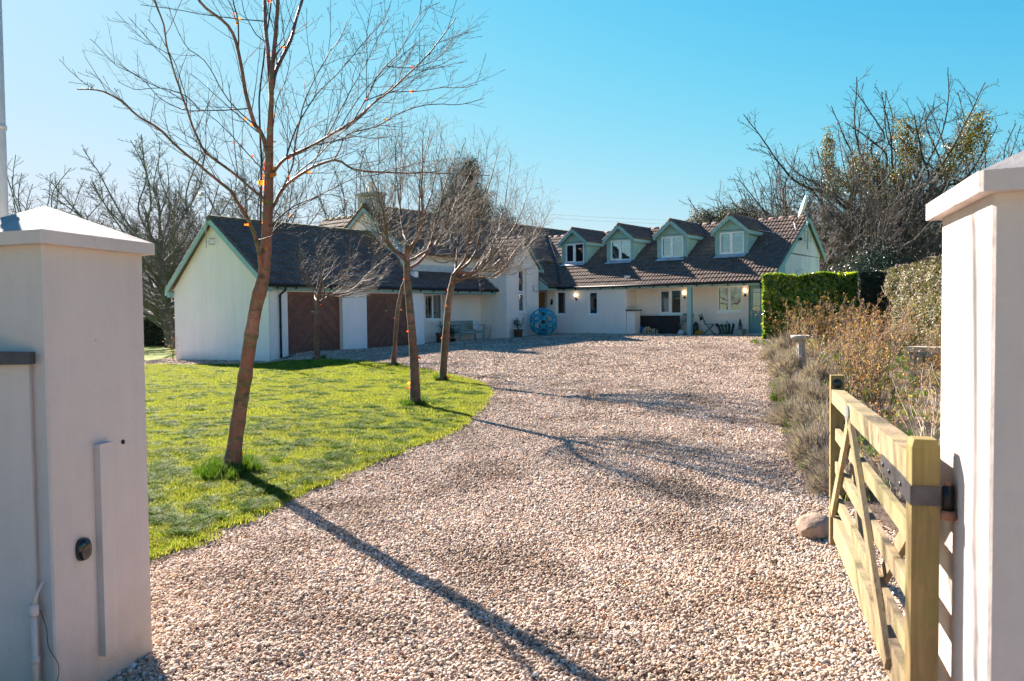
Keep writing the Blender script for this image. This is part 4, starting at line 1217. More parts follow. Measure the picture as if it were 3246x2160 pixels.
# ---- the big leaning cherry on the lawn corner
def big_cherry():
    bx, by = TREE_BASE['a']; Y = by
    W = Wood(5); r = W.r
    base = np.array([bx, by, tz(bx, by) - .02])
    tpx = [(757, 1320), (776, 1200), (792, 1090), (812, 970), (836, 870), (846, 740), (851, 620), (854, 500), (857, 400), (860, 320), (864, 250)]
    tp = np.vstack([base[None], pxl(tpx, Y, -.75)])
    tp = curve3(tp, .06)
    rad = np.interp(np.linspace(0, 1, len(tp)), [0, .02, .08, .3, .52, .60, .75, 1], [.125, .100, .074, .066, .060, .052, .044, .014])
    rad = bumpy(tp, rad, r, .025, [(.27, .14, .012), (.38, .10, .01), (.49, .14, .02)])
    trunk = [(tp, rad)]
    prim = []
    def limb(poly, r0, r1, dy, y0=None, sp=.30, ln=.75, lv=2, st=.12, **kw):
        yb = Y - .45 if y0 is None else y0
        p = pxl(poly, yb, dy); j = int(np.argmin(np.linalg.norm(tp - p[0], axis=1)))
        jj = [(np.linalg.norm(q[0] - p[0], axis=1).min(), q[0][int(np.argmin(np.linalg.norm(q[0] - p[0], axis=1)))]) for q in prim] + [(np.linalg.norm(tp[j] - p[0]) * .8, tp[j])]
        off = min(jj, key=lambda q: q[0])[1] - p[0]
        p = p + off[None] * np.clip(1 - np.arange(len(p)) / 3.5, 0, 1)[:, None]
        p = curve3(p, .07); p = p + np.cumsum(r.normal(0, .0022, p.shape), 0)
        q = W.limb(p, r0 * .66, r1, .7); W.twigs(q[0], q[1], sp, ln, lv, st, **kw); prim.append(q); return q
    up = dict(up=.05, curl=.09)
    # two leaders and side leaders that leave the top of the picture
    limb([(860, 330), (858, 262), (850, 150), (843, 60), (842, -80), (846, -260), (850, -420)], .036, .012, .3, sp=.2, ln=.9, **up)
    limb([(861, 320), (866, 255), (878, 130), (884, 40), (890, -120), (905, -300)], .034, .012, -.2, sp=.2, ln=.9, **up)
    limb([(860, 340), (872, 262), (900, 190), (928, 115), (944, 45), (962, -10), (995, -150), (1030, -320)], .030, .010, .7, sp=.18, ln=1.0, **up)
    limb([(838, 515), (820, 430), (800, 395), (783, 330), (768, 250), (757, 180), (742, 115), (712, 68), (655, 25), (625, -15), (590, -110)], .036, .010, -.5, sp=.16, ln=1.0, **up)
    limb([(757, 180), (757, 90), (740, 10), (735, -100)], .012, .006, -.5, sp=.16, ln=.8, **up)
    limb([(712, 68), (640, 60), (580, 45), (520, 28), (442, 14)], .010, .003, -.5, sp=.14, ln=.5, **up)
    limb([(836, 860), (826, 700), (824, 560), (822, 470), (820, 300), (836, 180), (850, 80), (866, -40)], .020, .008, .5, sp=.2, ln=.7, **up)
    # long left limbs
    limb([(822, 905), (812, 800), (795, 730), (773, 676), (750, 640), (737, 614), (700, 583), (683, 569), (630, 525), (574, 482), (530, 440), (500, 412), (465, 390), (429, 368), (380, 325), (323, 292), (285, 287), (247, 288)], .034, .0045, -2.3, sp=.13, ln=.8, lv=3, rmin=.0030, taper=.72, **up)
    limb([(745, 628), (725, 590), (709, 551), (680, 510), (656, 480), (636, 444), (612, 384), (590, 320), (576, 277), (556, 210), (540, 150), (531, 85), (512, 40), (490, -20)], .022, .005, -1.6, sp=.13, ln=.8, lv=3, rmin=.0030, taper=.72, **up)
    limb([(612, 384), (570, 380), (522, 370), (490, 325), (462, 262), (420, 235), (375, 215), (340, 182), (312, 150), (288, 126)], .010, .0025, -1.0, sp=.12, ln=.55, **up)
    limb([(636, 444), (600, 380), (540, 330), (470, 300), (430, 290), (372, 262)], .009, .0025, -.6, sp=.12, ln=.5, **up)
    limb([(576, 482), (592, 440), (590, 370), (582, 300), (560, 210), (545, 180), (500, 100), (468, 60)], .009, .003, -.9, sp=.13, ln=.6, **up)
    limb([(683, 569), (690, 470), (705, 380), (715, 300), (722, 262)], .008, .003, -.3, sp=.13, ln=.5, **up)
    limb([(800, 395), (720, 320), (650, 200), (590, 150), (545, 55)], .012, .003, -.8, sp=.13, ln=.7, **up)
    limb([(838, 560), (770, 480), (700, 400), (640, 350), (560, 300)], .012, .003, .8, sp=.13, ln=.6, **up)
    # right fan
    fan = [([(878, 576), (912, 504), (975, 468), (1046, 428), (1122, 379), (1180, 330), (1225, 300), (1270, 259), (1359, 170), (1405, 110), (1440, 57)], .026, .004, -.4),
           ([(870, 690), (890, 640), (912, 589), (979, 536), (1020, 515), (1060, 504), (1090, 512), (1113, 531), (1180, 542), (1270, 545), (1360, 545), (1448, 547), (1551, 553)], .028, .004, .3),
           ([(1060, 504), (1080, 470), (1104, 424), (1190, 400), (1270, 357), (1330, 338), (1381, 328), (1460, 330), (1537, 308)], .014, .0035, .5),
           ([(885, 590), (921, 513), (930, 455), (945, 390), (958, 335), (990, 260), (1028, 192), (1045, 160), (1064, 138), (1085, 100), (1098, 65)], .016, .0035, -.7),
           ([(912, 504), (950, 400), (1002, 312), (1045, 260), (1086, 214), (1149, 138), (1185, 100), (1216, 67), (1240, 20)], .015, .0035, .9),
           ([(1122, 379), (1165, 300), (1195, 240), (1240, 190), (1265, 165), (1300, 100), (1332, 40), (1395, 4)], .013, .003, -.3),
           ([(1180, 330), (1250, 300), (1330, 290), (1400, 275), (1470, 270), (1515, 262)], .010, .003, -.6),
           ([(1046, 428), (1085, 350), (1130, 260), (1165, 200), (1200, 120), (1240, 60)], .012, .003, .7),
           ([(880, 640), (930, 560), (1000, 500), (1060, 440), (1150, 360), (1220, 290), (1300, 240), (1400, 200), (1440, 175)], .016, .0035, 1.2),
           ([(870, 730), (900, 690), (940, 650), (1000, 620), (1060, 590), (1120, 560), (1200, 545), (1280, 520)], .013, .003, -.9),
           ([(868, 800), (885, 740), (930, 690), (985, 640), (1040, 620), (1100, 640)], .010, .003, 1.0),
           ([(1270, 259), (1330, 250), (1390, 215), (1420, 160), (1432, 110)], .008, .0025, .2),
           ([(872, 560), (870, 430), (885, 300), (905, 250), (925, 150)], .012, .003, .5),
           ([(1104, 424), (1150, 330), (1230, 230), (1290, 170), (1350, 120)], .010, .003, .6)]
    for poly, a, b_, dy in fan: limb(poly, a, b_, dy, sp=.13, ln=.85, lv=3, rmin=.0030, taper=.72, wind=(.012, 0, .0), **up)
    spots = []
    for t in list(r.uniform(.05, .55, 5)) + list(r.uniform(.55, 1, 9)):
        k = int(t * (len(tp) - 1)); spots.append((tp[k], rad[k]))
    for q in prim[:8]:
        for t in r.uniform(.02, .5, 2):
            k = int(t * (len(q[0]) - 1)); spots.append((q[0][k], q[1][k]))
    for q in prim[8:]:
        for t in r.uniform(.02, .5, 1):
            k = int(t * (len(q[0]) - 1)); spots.append((q[0][k], q[1][k]))
    big = [(tp[int(f * (len(tp) - 1))], .05) for f in (.76, .77, .78, .80, .81, .90)]
    p1, p2 = peels(spots, r, .020), peels(big, r, .04)
    put_tree('cherry_tree', tuple(base), W, M['cherry'], M['twig'], 'big leaning cherry tree with banded red bark nearest the drive, its crown leaving the picture', 'bare cherry trees on the lawn', trunk, peel=(np.vstack([p1[0], p2[0]]), np.vstack([p1[1], p2[1] + len(p1[0])])))
big_cherry()

def small_cherry(key, tpx, rads, targets, name_label, seed, n_fill=10, fork=None, sp=.15, ln=.55, yspread=1.3, wind=(.02, 0, 0), peel=10, r1=.0035, rb=.022, lv=2):
    bx, by = TREE_BASE[key]; Y = by; W = Wood(seed); r = W.r
    base = np.array([bx, by, tz(bx, by) - .02])
    tp = curve3(np.vstack([base[None], pxl(tpx, Y, 0)]), .07)
    rad = bumpy(tp, np.interp(np.linspace(0, 1, len(tp)), np.linspace(0, 1, len(rads)), rads), r, .05)
    T = sorted(targets, key=lambda q: math.atan2(q[2] - q[0], q[1] - q[3])); ng = max(3, len(T) // 4)
    groups = [T[int(i * len(T) / ng):int((i + 1) * len(T) / ng)] for i in range(ng)]
    for g in groups:
        fx, fy = g[0][0], float(np.mean([q[1] for q in g])) + r.uniform(-8, 30); dy0 = r.uniform(-yspread, yspread) * .8
        a = at_depth(fx, fy, Y); k = int(np.argmin(np.linalg.norm(tp - a, axis=1))); a = tp[min(k, len(tp) - 1)]
        tips = [at_depth(q[2], q[3], Y + dy0 + r.uniform(-.5, .5) * yspread) for q in g]
        far = max(tips, key=lambda e: np.linalg.norm(e - a)); out = far - a; L = np.linalg.norm(out)
        h1 = a + out * .30 + np.array([out[0] * .10, out[1] * .10, -.10 * L]) + r.normal(0, .03 * L, 3)
        h2 = a + out * .62 + np.array([out[0] * .08, out[1] * .08, -.07 * L]) + r.normal(0, .04 * L, 3)
        p = curve3([a, h1, h2, far], .08); p = p + np.cumsum(r.normal(0, .007, p.shape), 0)
        rr = min(rb, .012 + L * .011) * r.uniform(.85, 1.1)
        q = W.limb(p, rr, r1, .75); W.twigs(q[0], q[1], sp, ln, lv, .10, (.5, 1.05), .05, .12, .08, .0034, wind)
        for e in tips:
            if e is far: continue
            i0 = int(len(p) * r.uniform(.15, .5)); s0 = p[i0]; o2 = e - s0; L2 = np.linalg.norm(o2)
            m1 = s0 + o2 * .45 + np.array([o2[0] * .16, o2[1] * .16, -.13 * L2]) + r.normal(0, .05 * L2, 3)
            p2 = curve3([s0, m1, e], .08); p2 = p2 + np.cumsum(r.normal(0, .007, p2.shape), 0)
            q2 = W.limb(p2, q[1][i0] * .7, r1, .8); W.twigs(q2[0], q2[1], sp, ln, lv, .10, (.5, 1.05), .05, .12, .08, .0034, wind)
    spots = []
    for t in r.uniform(.05, 1, peel):
        k = int(t * (len(tp) - 1)); spots.append((tp[k], rad[k]))
    put_tree('cherry_tree', tuple(base), W, M['cherry'], M['grey_twig'], name_label, 'bare cherry trees on the lawn', [(tp, rad)], peel=peels(spots, r, .03))

def fanout(fx, fy, tips, jf=14):
    r = np.random.default_rng(int(fx + fy))
    return [(fx + r.normal(0, 3), fy - r.uniform(0, jf * 4), x, y) for x, y in tips]
# second nearest, trunk with the widest crown
small_cherry('d', [(1315, 1200), (1308, 1080), (1298, 960), (1291, 880), (1290, 830), (1288, 760)], [.105, .076, .070, .066, .062, .055, .03],
    fanout(1290, 850, [(1165, 470), (1200, 420), (1235, 395), (1270, 385), (1300, 400), (1330, 380), (1365, 400), (1400, 395), (1440, 430), (1475, 455), (1140, 560), (1160, 640), (1200, 560), (1250, 480), (1320, 480), (1380, 500), (1430, 520), (1460, 600), (1180, 720), (1370, 640), (1440, 700), (1230, 640), (1280, 560), (1345, 570), (1500, 540), (1350, 760), (1215, 800)], 18),
    'cherry tree with upright fanned crown, its base second nearest the camera', 31, sp=.085, ln=.85, yspread=1.5, rb=.034)
small_cherry('e', [(1408, 1130), (1416, 1030), (1424, 950), (1434, 895), (1440, 868)], [.10, .082, .078, .074, .07, .055],
    fanout(1438, 885, [(1400, 560), (1440, 500), (1480, 470), (1520, 450), (1555, 430), (1590, 440), (1625, 480), (1655, 530), (1690, 570), (1720, 610), (1745, 640), (1740, 690), (1700, 700), (1660, 740), (1620, 640), (1580, 560), (1540, 560), (1500, 600), (1460, 640), (1560, 700), (1520, 760), (1610, 790), (1660, 850), (1590, 870), (1350, 800), (1370, 720), (1640, 600), (1480, 700), (1690, 640)], 14),
    'cherry tree with wind-blown crown in front of the stair tower', 47, sp=.09, ln=.9, yspread=1.8, wind=(.035, 0, .005), rb=.036)
small_cherry('c', [(1253, 1080), (1262, 980), (1275, 915), (1284, 890), (1290, 860)], [.09, .062, .058, .055, .05, .035],
    fanout(1284, 900, [(1200, 600), (1240, 560), (1290, 540), (1340, 560), (1180, 700), (1380, 620), (1250, 680), (1320, 680), (1190, 790), (1400, 740)], 12),
    'thin crooked cherry trunk standing in front of the second garage door', 58, sp=.15, ln=.7, yspread=1.5)
small_cherry('b', [(1004, 1080), (1003, 1020), (1008, 960), (1014, 920), (1022, 890)], [.10, .08, .075, .072, .065, .045],
    fanout(1014, 945, [(940, 760), (960, 735), (985, 720), (1015, 725), (1045, 715), (1080, 730), (1115, 740), (1150, 735), (1190, 760), (1215, 790), (1240, 800), (1250, 830), (1225, 850), (1180, 850), (1120, 800), (1060, 800), (1000, 790), (960, 830), (955, 870), (1150, 880), (1210, 880), (1090, 870)], 10),
    'small cherry tree with low twiggy crown in front of the first garage door', 63, sp=.10, ln=.75, yspread=1.6, wind=(.03, 0, 0), rb=.034)

# ---- bare trees in the distance
def bare_tree(name, x, y, h, spread, mat, twig, label, seed, trunk_r=.35, fork=.2, n=9, lean=(0, 0), group=None, levels=3, up=.03, curl=.14, sp=.9, ln=.38, shape=1.0, z0=None, rmin=.010, stems=1, low=0.0):
    W = Wood(seed); r = W.r
    base = np.array([x, y, (tz(x, y) if z0 is None else z0) - .1]); trunk = []
    for sidx in range(stems):
        d = np.array([lean[0] + r.normal(0, .05 * stems), lean[1] + r.normal(0, .05 * stems), 1.0])
        b0 = base + np.array([r.normal(0, .3), r.normal(0, .3), 0]) * (stems > 1)
        tp = W.wander(b0, d, h * .55, h * .04, .05, .02)
        rad = np.interp(np.linspace(0, 1, len(tp)), [0, .05, .4, 1], [trunk_r * 1.25, trunk_r, trunk_r * .8, trunk_r * .3]); trunk.append((tp, rad))
        top = tp[int(len(tp) * .75)]
        for i in range(n):
            t = fork + (1 - fork) * ((i + .5) / n) ** .8; k = min(len(tp) - 1, int(t * (len(tp) - 1)))
            ph = i * 2.4 + r.normal(0, .35); el = -.12 + 1.6 * ((i + r.uniform(0, 1)) / n)
            tip = np.array([tp[k][0] * .3 + top[0] * .7 + math.cos(ph) * math.cos(el) * spread, tp[k][1] * .3 + top[1] * .7 + math.sin(ph) * math.cos(el) * spread, base[2] + h * (.40 + low) + math.sin(el) * h * (.60 - low)]) 
            tip = tip + r.normal(0, spread * .07, 3)
            out = tip - tp[k]; L = np.linalg.norm(out)
            m1 = tp[k] + out * .35 + np.array([out[0] * .10, out[1] * .10, .02 * L]) + r.normal(0, L * curl * .35, 3); m2 = tp[k] + out * .68 + np.array([out[0] * .06, out[1] * .06, -.02 * L]) + r.normal(0, L * curl * .35, 3)
            p = curve3([tp[k], m1, m2, tip], h * .03); p = p + np.cumsum(r.normal(0, curl * .25, p.shape) * h * .03, 0)
            q = W.limb(p, rad[k] * r.uniform(.35, .55), rmin * 1.3, .8)
            W.twigs(q[0], q[1], sp, L * ln, levels, .12, (.45, 1.0), up, curl, h * .03, rmin, dec=.55, taper=.6)
    return put_tree(name, tuple(base), W, M[mat], M[twig], label, group, trunk)
GL, GR_ = 'bare trees left of the house', 'bare trees right of the house'
def again(src, x, y, s_, rz, label, group, z0=None):
    c = copy_tree(src); c.location = (x, y, (tz(x, y) if z0 is None else z0) - .1); c.scale = (s_[0], s_[0], s_[1]); c.rotation_euler = (0, 0, rz); c['label'] = label; c['group'] = group
    return c
bt = bare_tree('beech_tree', -20.0, 46, 11.8, 7.8, 'beech_bark', 'haze_twig', 'spreading bare beech with leaning grey-green trunk just left of the garage gable', 71, .34, .10, 34, (-.12, 0), GL, 3, .03, .10, .27, .27, rmin=.017, low=.0)
b1 = bare_tree('bare_tree', -37.5, 62, 14.0, 7.5, 'beech_bark', 'haze_twig', 'bare tree behind the pyramid cap of the left gate pillar', 72, .30, .10, 26, (0, 0), GL, 3, .03, .13, .45, .28, rmin=.020)
again(b1, -29, 66, (.8, .78), 2.0, 'smaller bare tree between the left pillar cap and the leaning beech', GL)
again(bt, -17.0, 53, (.9, 1.02), 2.4, 'bare tree rising behind the peak of the garage gable', GL)['category'] = 'tree'
again(b1, -11.6, 58, (.82, .88), 4.0, 'bare tree seen through the big cherry above the garage roof', GL)
again(bt, -25.5, 56, (.8, .9), 4.4, 'bare tree between the leaning beech and the left pillar cap', GL)
ok = bare_tree('oak_tree', 24.5, 50, 14.6, 12.0, 'oak_bark', 'dark_twig', 'huge gnarled bare oak with yellowing ivy above the hedge at the right', 81, .50, .08, 36, (-.02, 0), None, 3, .014, .19, .5, .28, rmin=.019)
o2 = bare_tree('bare_tree', 31.5, 53, 15.0, 9.5, 'oak_bark', 'dark_twig', 'dark bare tree right of the ivy-clad oak, half behind the right gate pillar', 82, .34, .08, 26, (.06, 0), GR_, 3, .02, .15, .5, .28, rmin=.019)
again(o2, 17.9, 49, (.62, .66), 2.6, 'low crooked bare tree leaning out over the end gable and its satellite dish', GR_)
again(o2, 28.5, 58, (.9, .9), 5.2, 'bare tree filling the gap behind the oak and its right neighbour', GR_)
again(o2, 20.5, 60, (.8, .84), 1.0, 'bare tree directly behind the left side of the oak', GR_)
g1 = bare_tree('bare_tree', 19.8, 42, 8.8, 5.4, 'grey_twig', 'grey_twig', 'pale grey twiggy tree in front of the oak trunk', 84, .12, .06, 26, (0, 0), GR_, 3, .03, .15, .30, .30, rmin=.012)
again(g1, 16.4, 43, (.85, .72), 1.4, 'pale grey twiggy tree directly right of the end gable', GR_)
again(g1, 23.4, 43, (.95, .86), 3.1, 'pale grey twiggy tree nearest the right gate pillar', GR_)
again(g1, 17.6, 47, (1.35, 1.2), 2.2, 'tall pale twiggy tree filling the gap under the left oak boughs', GR_)
again(g1, 21.0, 48, (1.5, 1.35), 3.9, 'tall pale twiggy tree crowding the oak trunk', GR_)
again(g1, 25.6, 47, (1.5, 1.3), 5.5, 'tall pale twiggy tree under the right oak boughs', GR_)
again(g1, 21.6, 46, (1.1, 1.0), 4.7, 'pale grey twiggy tree between the oak trunk and the dark bare tree', GR_)

# ================================================================ LEAFY THINGS
def leaves(P, Nrm, size, r, jitter=.6, asp=.42, fold=.25, droop=0.0, var=.3):
    """a folded four-triangle leaf at each point; P (n,3), Nrm outward normals"""
    n = len(P); d = Nrm + r.normal(0, jitter, (n, 3)); d /= np.linalg.norm(d, axis=1)[:, None]
    t = np.cross(d, r.normal(0, 1, (n, 3))); t /= np.maximum(np.linalg.norm(t, axis=1)[:, None], 1e-6); t[:, 2] -= droop
    t /= np.linalg.norm(t, axis=1)[:, None]
    s = np.cross(d, t); s /= np.linalg.norm(s, axis=1)[:, None]
    L = (size * (1 + r.normal(0, var, n)).clip(.4, 2))[:, None]
    w = L * asp
    v0 = P - t * L * .5; v1 = P + s * w * .5 + d * L * fold * .3; v2 = P - s * w * .5 + d * L * fold * .3; v3 = P + t * L * .5; v4 = P.copy() 
    V = np.stack([v0, v1, v3, v2], 1).reshape(-1, 3)
    b = np.arange(n)[:, None] * 4
    F = np.concatenate([b + np.array([[0, 1, 2]]), b + np.array([[0, 2, 3]])], 0)
    return V, F
def leaf_mesh(name, P, Nrm, size, mat, parent, seed, **kw):
    r = np.random.default_rng(seed); V, F = leaves(P, Nrm, size, r, **kw)
    if parent is not None: V = V - np.array(parent.location)
    return fast_mesh(name, V, F, M[mat], parent)
def blob_points(c, rad, n, r, shell=.35, lump=.25):
    d = r.normal(0, 1, (n, 3)); d /= np.linalg.norm(d, axis=1)[:, None]
    q = 1 + lump * np.sin(d[:, 0] * 5 + c[0]) * np.sin(d[:, 1] * 4 + c[1]) * np.cos(d[:, 2] * 6 + c[2])
    R = (1 - shell * r.random(n) ** 1.5) * q
    return np.array(c) + d * R[:, None] * np.array(rad), d
def box_hedge(name, corners, z0, z1, th, label, mat, size, dens, seed, lumps=.06, **kw):
    """clipped hedge following a ground polyline, leaves over all faces and the depth below them"""
    r = np.random.default_rng(seed); C = np.array(corners, float); Ps = []; Ns = []
    zt = z1 if hasattr(z1, '__len__') else [z1] * len(C)
    for i in range(len(C) - 1):
        a, b_ = C[i], C[i + 1]; L = np.linalg.norm(b_ - a); u = (b_ - a) / L; nn = np.array([u[1], -u[0]])
        H_ = max(zt[i], zt[i + 1]) - z0
        for side in (1, -1):
            n = int(L * H_ * dens * (1 if side == 1 else .5)); s_ = r.random(n); q = r.random(n)
            dep = th / 2 - np.abs(r.normal(0, .07, n)) + lumps * np.sin(s_ * L * 3.1 + side) * np.sin(q * H_ * 3.7)
            xy = a + np.outer(s_ * L, u) + np.outer(dep * side, nn)
            ztop = zt[i] + (zt[i + 1] - zt[i]) * s_
            Ps.append(np.column_stack([xy, z0 + q * (ztop - z0)])); Ns.append(np.tile([nn[0] * side, nn[1] * side, .25], (n, 1)))
        n = int(L * th * dens * 1.3); s_ = r.random(n); ztop = zt[i] + (zt[i + 1] - zt[i]) * s_
        Ps.append(np.column_stack([a + np.outer(s_ * L, u) + np.outer(r.uniform(-th / 2, th / 2, n), nn), ztop - np.abs(r.normal(0, .05, n)) + lumps * np.sin(s_ * L * 4)])); Ns.append(np.tile([0, 0, 1.], (n, 1)))
    for e, sg in ((0, -1), (-1, 1)):
        a = C[e]; u = (C[1] - C[0]) if e == 0 else (C[-1] - C[-2]); u = u / np.linalg.norm(u); nn = np.array([u[1], -u[0]])
        n = int(th * (zt[e] - z0) * dens * 1.2)
        Ps.append(np.column_stack([a + np.outer(sg * (-np.abs(r.normal(0, .06, n))), u) + np.outer(r.uniform(-th / 2, th / 2, n), nn), z0 + r.random(n) * (zt[e] - z0)])); Ns.append(np.tile([u[0] * sg, u[1] * sg, .2], (n, 1)))
    P = np.vstack(Ps); Nn = np.vstack(Ns); base = (float(C[0][0]), float(C[0][1]), z0)
    root = empty(name, base, label, 'hedge')
    leaf_mesh('foliage', P, Nn, size, mat, root, seed + 1, **kw)
    if mat == 'mixhedge':            # stray shoots and bare twigs pushing out of the clipped faces
        k = r.permutation(len(P))[:9000]; Vt, Ft = leaves(P[k] + Nn[k] * .05, Nn[k] + r.normal(0, .4, (len(k), 3)), .26, r, .5, .035, 0, 0, .4)
        fast_mesh('twigs', Vt - np.array(base), Ft, M['dry_twig'], root)
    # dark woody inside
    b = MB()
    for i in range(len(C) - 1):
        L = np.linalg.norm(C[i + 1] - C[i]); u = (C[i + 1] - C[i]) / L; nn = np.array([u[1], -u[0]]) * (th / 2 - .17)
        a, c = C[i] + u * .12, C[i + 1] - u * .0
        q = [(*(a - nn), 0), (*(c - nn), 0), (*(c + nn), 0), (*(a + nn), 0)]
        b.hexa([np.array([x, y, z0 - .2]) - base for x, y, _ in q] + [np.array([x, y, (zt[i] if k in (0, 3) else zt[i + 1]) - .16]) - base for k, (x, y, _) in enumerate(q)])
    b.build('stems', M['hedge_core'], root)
    return root
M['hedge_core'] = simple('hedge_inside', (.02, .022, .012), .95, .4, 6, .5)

M['dry_twig'] = simple('dry_twig', (.26, .21, .17), .8, .35, 9, .2)
# ---- hedges on the right
box_hedge('laurel_hedge', [(9.35, 28.9), (12.1, 27.5)], .3, [2.86, 2.86], 1.1, 'clipped glossy laurel hedge beside the teal garden door', 'laurel', .165, 650, 201, jitter=.6, asp=.42, var=.25)
r_ = np.random.default_rng(9)
P, Nn = blob_points((9.05, 28.5, .62), (.42, .35, .45), 900, r_)
# yew block
box_hedge('yew_hedge', [(11.75, 26.6), (12.75, 26.2)], .3, [2.82, 2.80], .95, 'dark yew block clipped square between the laurel and the mixed hedge', 'yew', .055, 5200, 211, jitter=.9, asp=.35)
box_hedge('mixed_hedge', [(13.1, 27.0), (12.0, 22.6), (9.9, 16.6), (8.3, 12.0), (7.2, 9.0)], .2, [2.72, 2.72, 2.62, 2.5, 2.5], 1.0, 'long mixed hedge of beech and privet running down the right side behind the roses', 'mixhedge', .055, 1500, 221, lumps=.20, jitter=.9, asp=.6)

# ---- ivy and evergreens beyond
def ivy_patch(pts, seed, label, n=2600, mat='ivy'):
    r = np.random.default_rng(seed); Ps = []; Ns = []
    for (fx, fy, Y, rx, rz) in pts:
        c = at_depth(fx, fy, Y); a, b_ = blob_points(c, (rx, rx * .8, rz), int(n * rx * rz), r, .6, .45); Ps.append(a); Ns.append(b_)
    P = np.vstack(Ps); Nn = np.vstack(Ns)
    root = empty('ivy', tuple(P[0]), label, 'ivy', 'ivy growing in the oak')
    leaf_mesh('foliage', P, Nn, .11, mat, root, seed + 1, asp=.8, jitter=.8)
ivy_patch([(3090, 420, 49.6, 1.0, 1.5), (3040, 480, 49.6, .9, 1.0), (2990, 540, 49.5, .8, .7)], 301, 'yellow ivy patch high in the oak boughs nearest the right pillar', 1248)
ivy_patch([(2870, 430, 49.5, .8, 1.3), (2890, 500, 49.6, .9, .9), (2860, 560, 49.4, .8, .8)], 303, 'golden ivy column in the middle of the oak crown', 1248)
ivy_patch([(2740, 520, 49.4, 1.2, .8), (2780, 560, 49.2, 1.1, .9), (2700, 580, 49.2, .9, .9), (2820, 620, 49.2, 1.3, 1.3)], 305, 'broad olive ivy mass low in the oak crown', 1008)
ivy_patch([(2625, 480, 49.4, .45, 1.6), (2640, 570, 49.2, .7, 1.0)], 307, 'thin ivy climbing the left bough of the oak', 1248)
def shrub_mass(name, pts, mat, size, dens, seed, label, cat='shrub', group=None, trunk_h=0, **kw):
    r = np.random.default_rng(seed); Ps = []; Ns = []
    for (x, y, z, rx, ry, rz) in pts:
        a, b_ = blob_points((x, y, z), (rx, ry, rz), int(dens * (rx * rz + rx * ry + ry * rz) * 4), r, .5, .35); Ps.append(a); Ns.append(b_)
    P = np.vstack(Ps); Nn = np.vstack(Ns); x, y, z = pts[0][:3]; gz = tz(x, y)
    root = empty(name, (x, y, gz), label, cat, group)
    leaf_mesh('crown' if trunk_h else 'foliage', P, Nn, size, mat, root, seed + 1, **kw)
    b = MB()
    for (x1, y1, z1, rx, ry, rz) in pts:
        b.tube([(x1 * .2 + x * .8 - x, y1 * .2 + y * .8 - y, -.2), (x1 - x, y1 - y, z1 - gz + rz * .5)], [.10 + trunk_h * .03, .03], 7)
    b.build('trunk' if trunk_h else 'stems', M['oak_bark'], root)
    return root
shrub_mass('holly_bush', [(16.6, 38, 2.9, 1.5, 1.2, 1.2), (15.4, 38, 2.4, 1.1, 1.0, 1.0), (17.6, 38.5, 3.4, 1.2, 1.2, 1.2)], 'holly', .085, 150, 311, 'dark glossy holly bush above the right end of the laurel hedge', asp=.6)
shrub_mass('holly_bush', [(19.2, 39, 3.0, 1.5, 1.2, 2.0), (18.4, 39.6, 4.1, 1.0, 1.0, 1.1)], 'yew', .09, 150, 313, 'very dark evergreen bush at the foot of the oak', asp=.6)
ivy_patch([(2800, 700, 48.5, 1.5, 2.0), (2860, 640, 48.5, 1.3, 1.6), (2740, 760, 47.5, 1.6, 1.5), (2900, 740, 47.5, 1.8, 2.0)], 309, 'dark green ivy smothering the oak trunk above the holly', 500, 'evergreen')
shrub_mass('evergreen_tree', [(-3.6, 60, 10.6, 1.5, 1.5, 2.8), (-4.5, 60, 8.6, 1.9, 2.0, 2.8), (-2.7, 60, 8.8, 1.8, 2.0, 2.6), (-3.6, 60, 6.5, 2.8, 2.5, 2.5), (-3.0, 60, 12.4, .8, .8, 1.1)], 'conifer', .14, 260, 315, 'tall dense conifer behind the main roof, seen through the cherry crowns', 'tree', trunk_h=3, asp=.35)
shrub_mass('evergreen_tree', [(-.6, 60, 7.6, 1.3, 1.3, 2.0), (.3, 60, 6.4, 1.3, 1.3, 1.6)], 'conifer', .14, 260, 317, 'lower conifer just right of the tall one behind the main roof', 'tree', trunk_h=2, asp=.35)
shrub_mass('evergreen_tree', [(13.9, 55, 7.2, 1.8, 1.5, 1.6), (12.9, 55, 6.4, 1.3, 1.3, 1.2)], 'evergreen', .11, 480, 319, 'rounded evergreen behind the ridge between the last two dormers, the left one', 'tree', trunk_h=2, asp=.45)
shrub_mass('evergreen_tree', [(16.4, 56, 7.6, 1.9, 1.5, 1.7), (18.0, 56, 7.0, 1.4, 1.3, 1.4)], 'evergreen', .11, 480, 321, 'rounded evergreen with brownish leaves behind the ridge left of the dish', 'tree', trunk_h=2, asp=.45)
box_hedge('boundary_hedge', [(-34, 51), (-22, 50), (-16, 49), (-8, 49)], -.3, [1.5, 1.5, 1.4, 1.4], 1.6, 'dark far hedge beyond the back lawn left of the garage', 'evergreen', .18, 150, 231, lumps=.15, jitter=.9, asp=.5)
box_hedge('boundary_hedge', [(8, 62), (20, 60), (34, 56), (50, 50)], .2, [4.0, 5.4, 5.6, 5.4], 3.0, 'dark undergrowth bank under the trees right of the house', 'evergreen', .26, 60, 233, lumps=.3, jitter=.9, asp=.5)
box_hedge('boundary_hedge', [(14.3, 41.5), (19, 40.5), (24, 38.5)], .3, [2.7, 3.1, 3.3], 1.6, 'tangled low hedge between the end gable and the outbuilding', 'evergreen', .12, 160, 235, lumps=.2, jitter=.9, asp=.5)
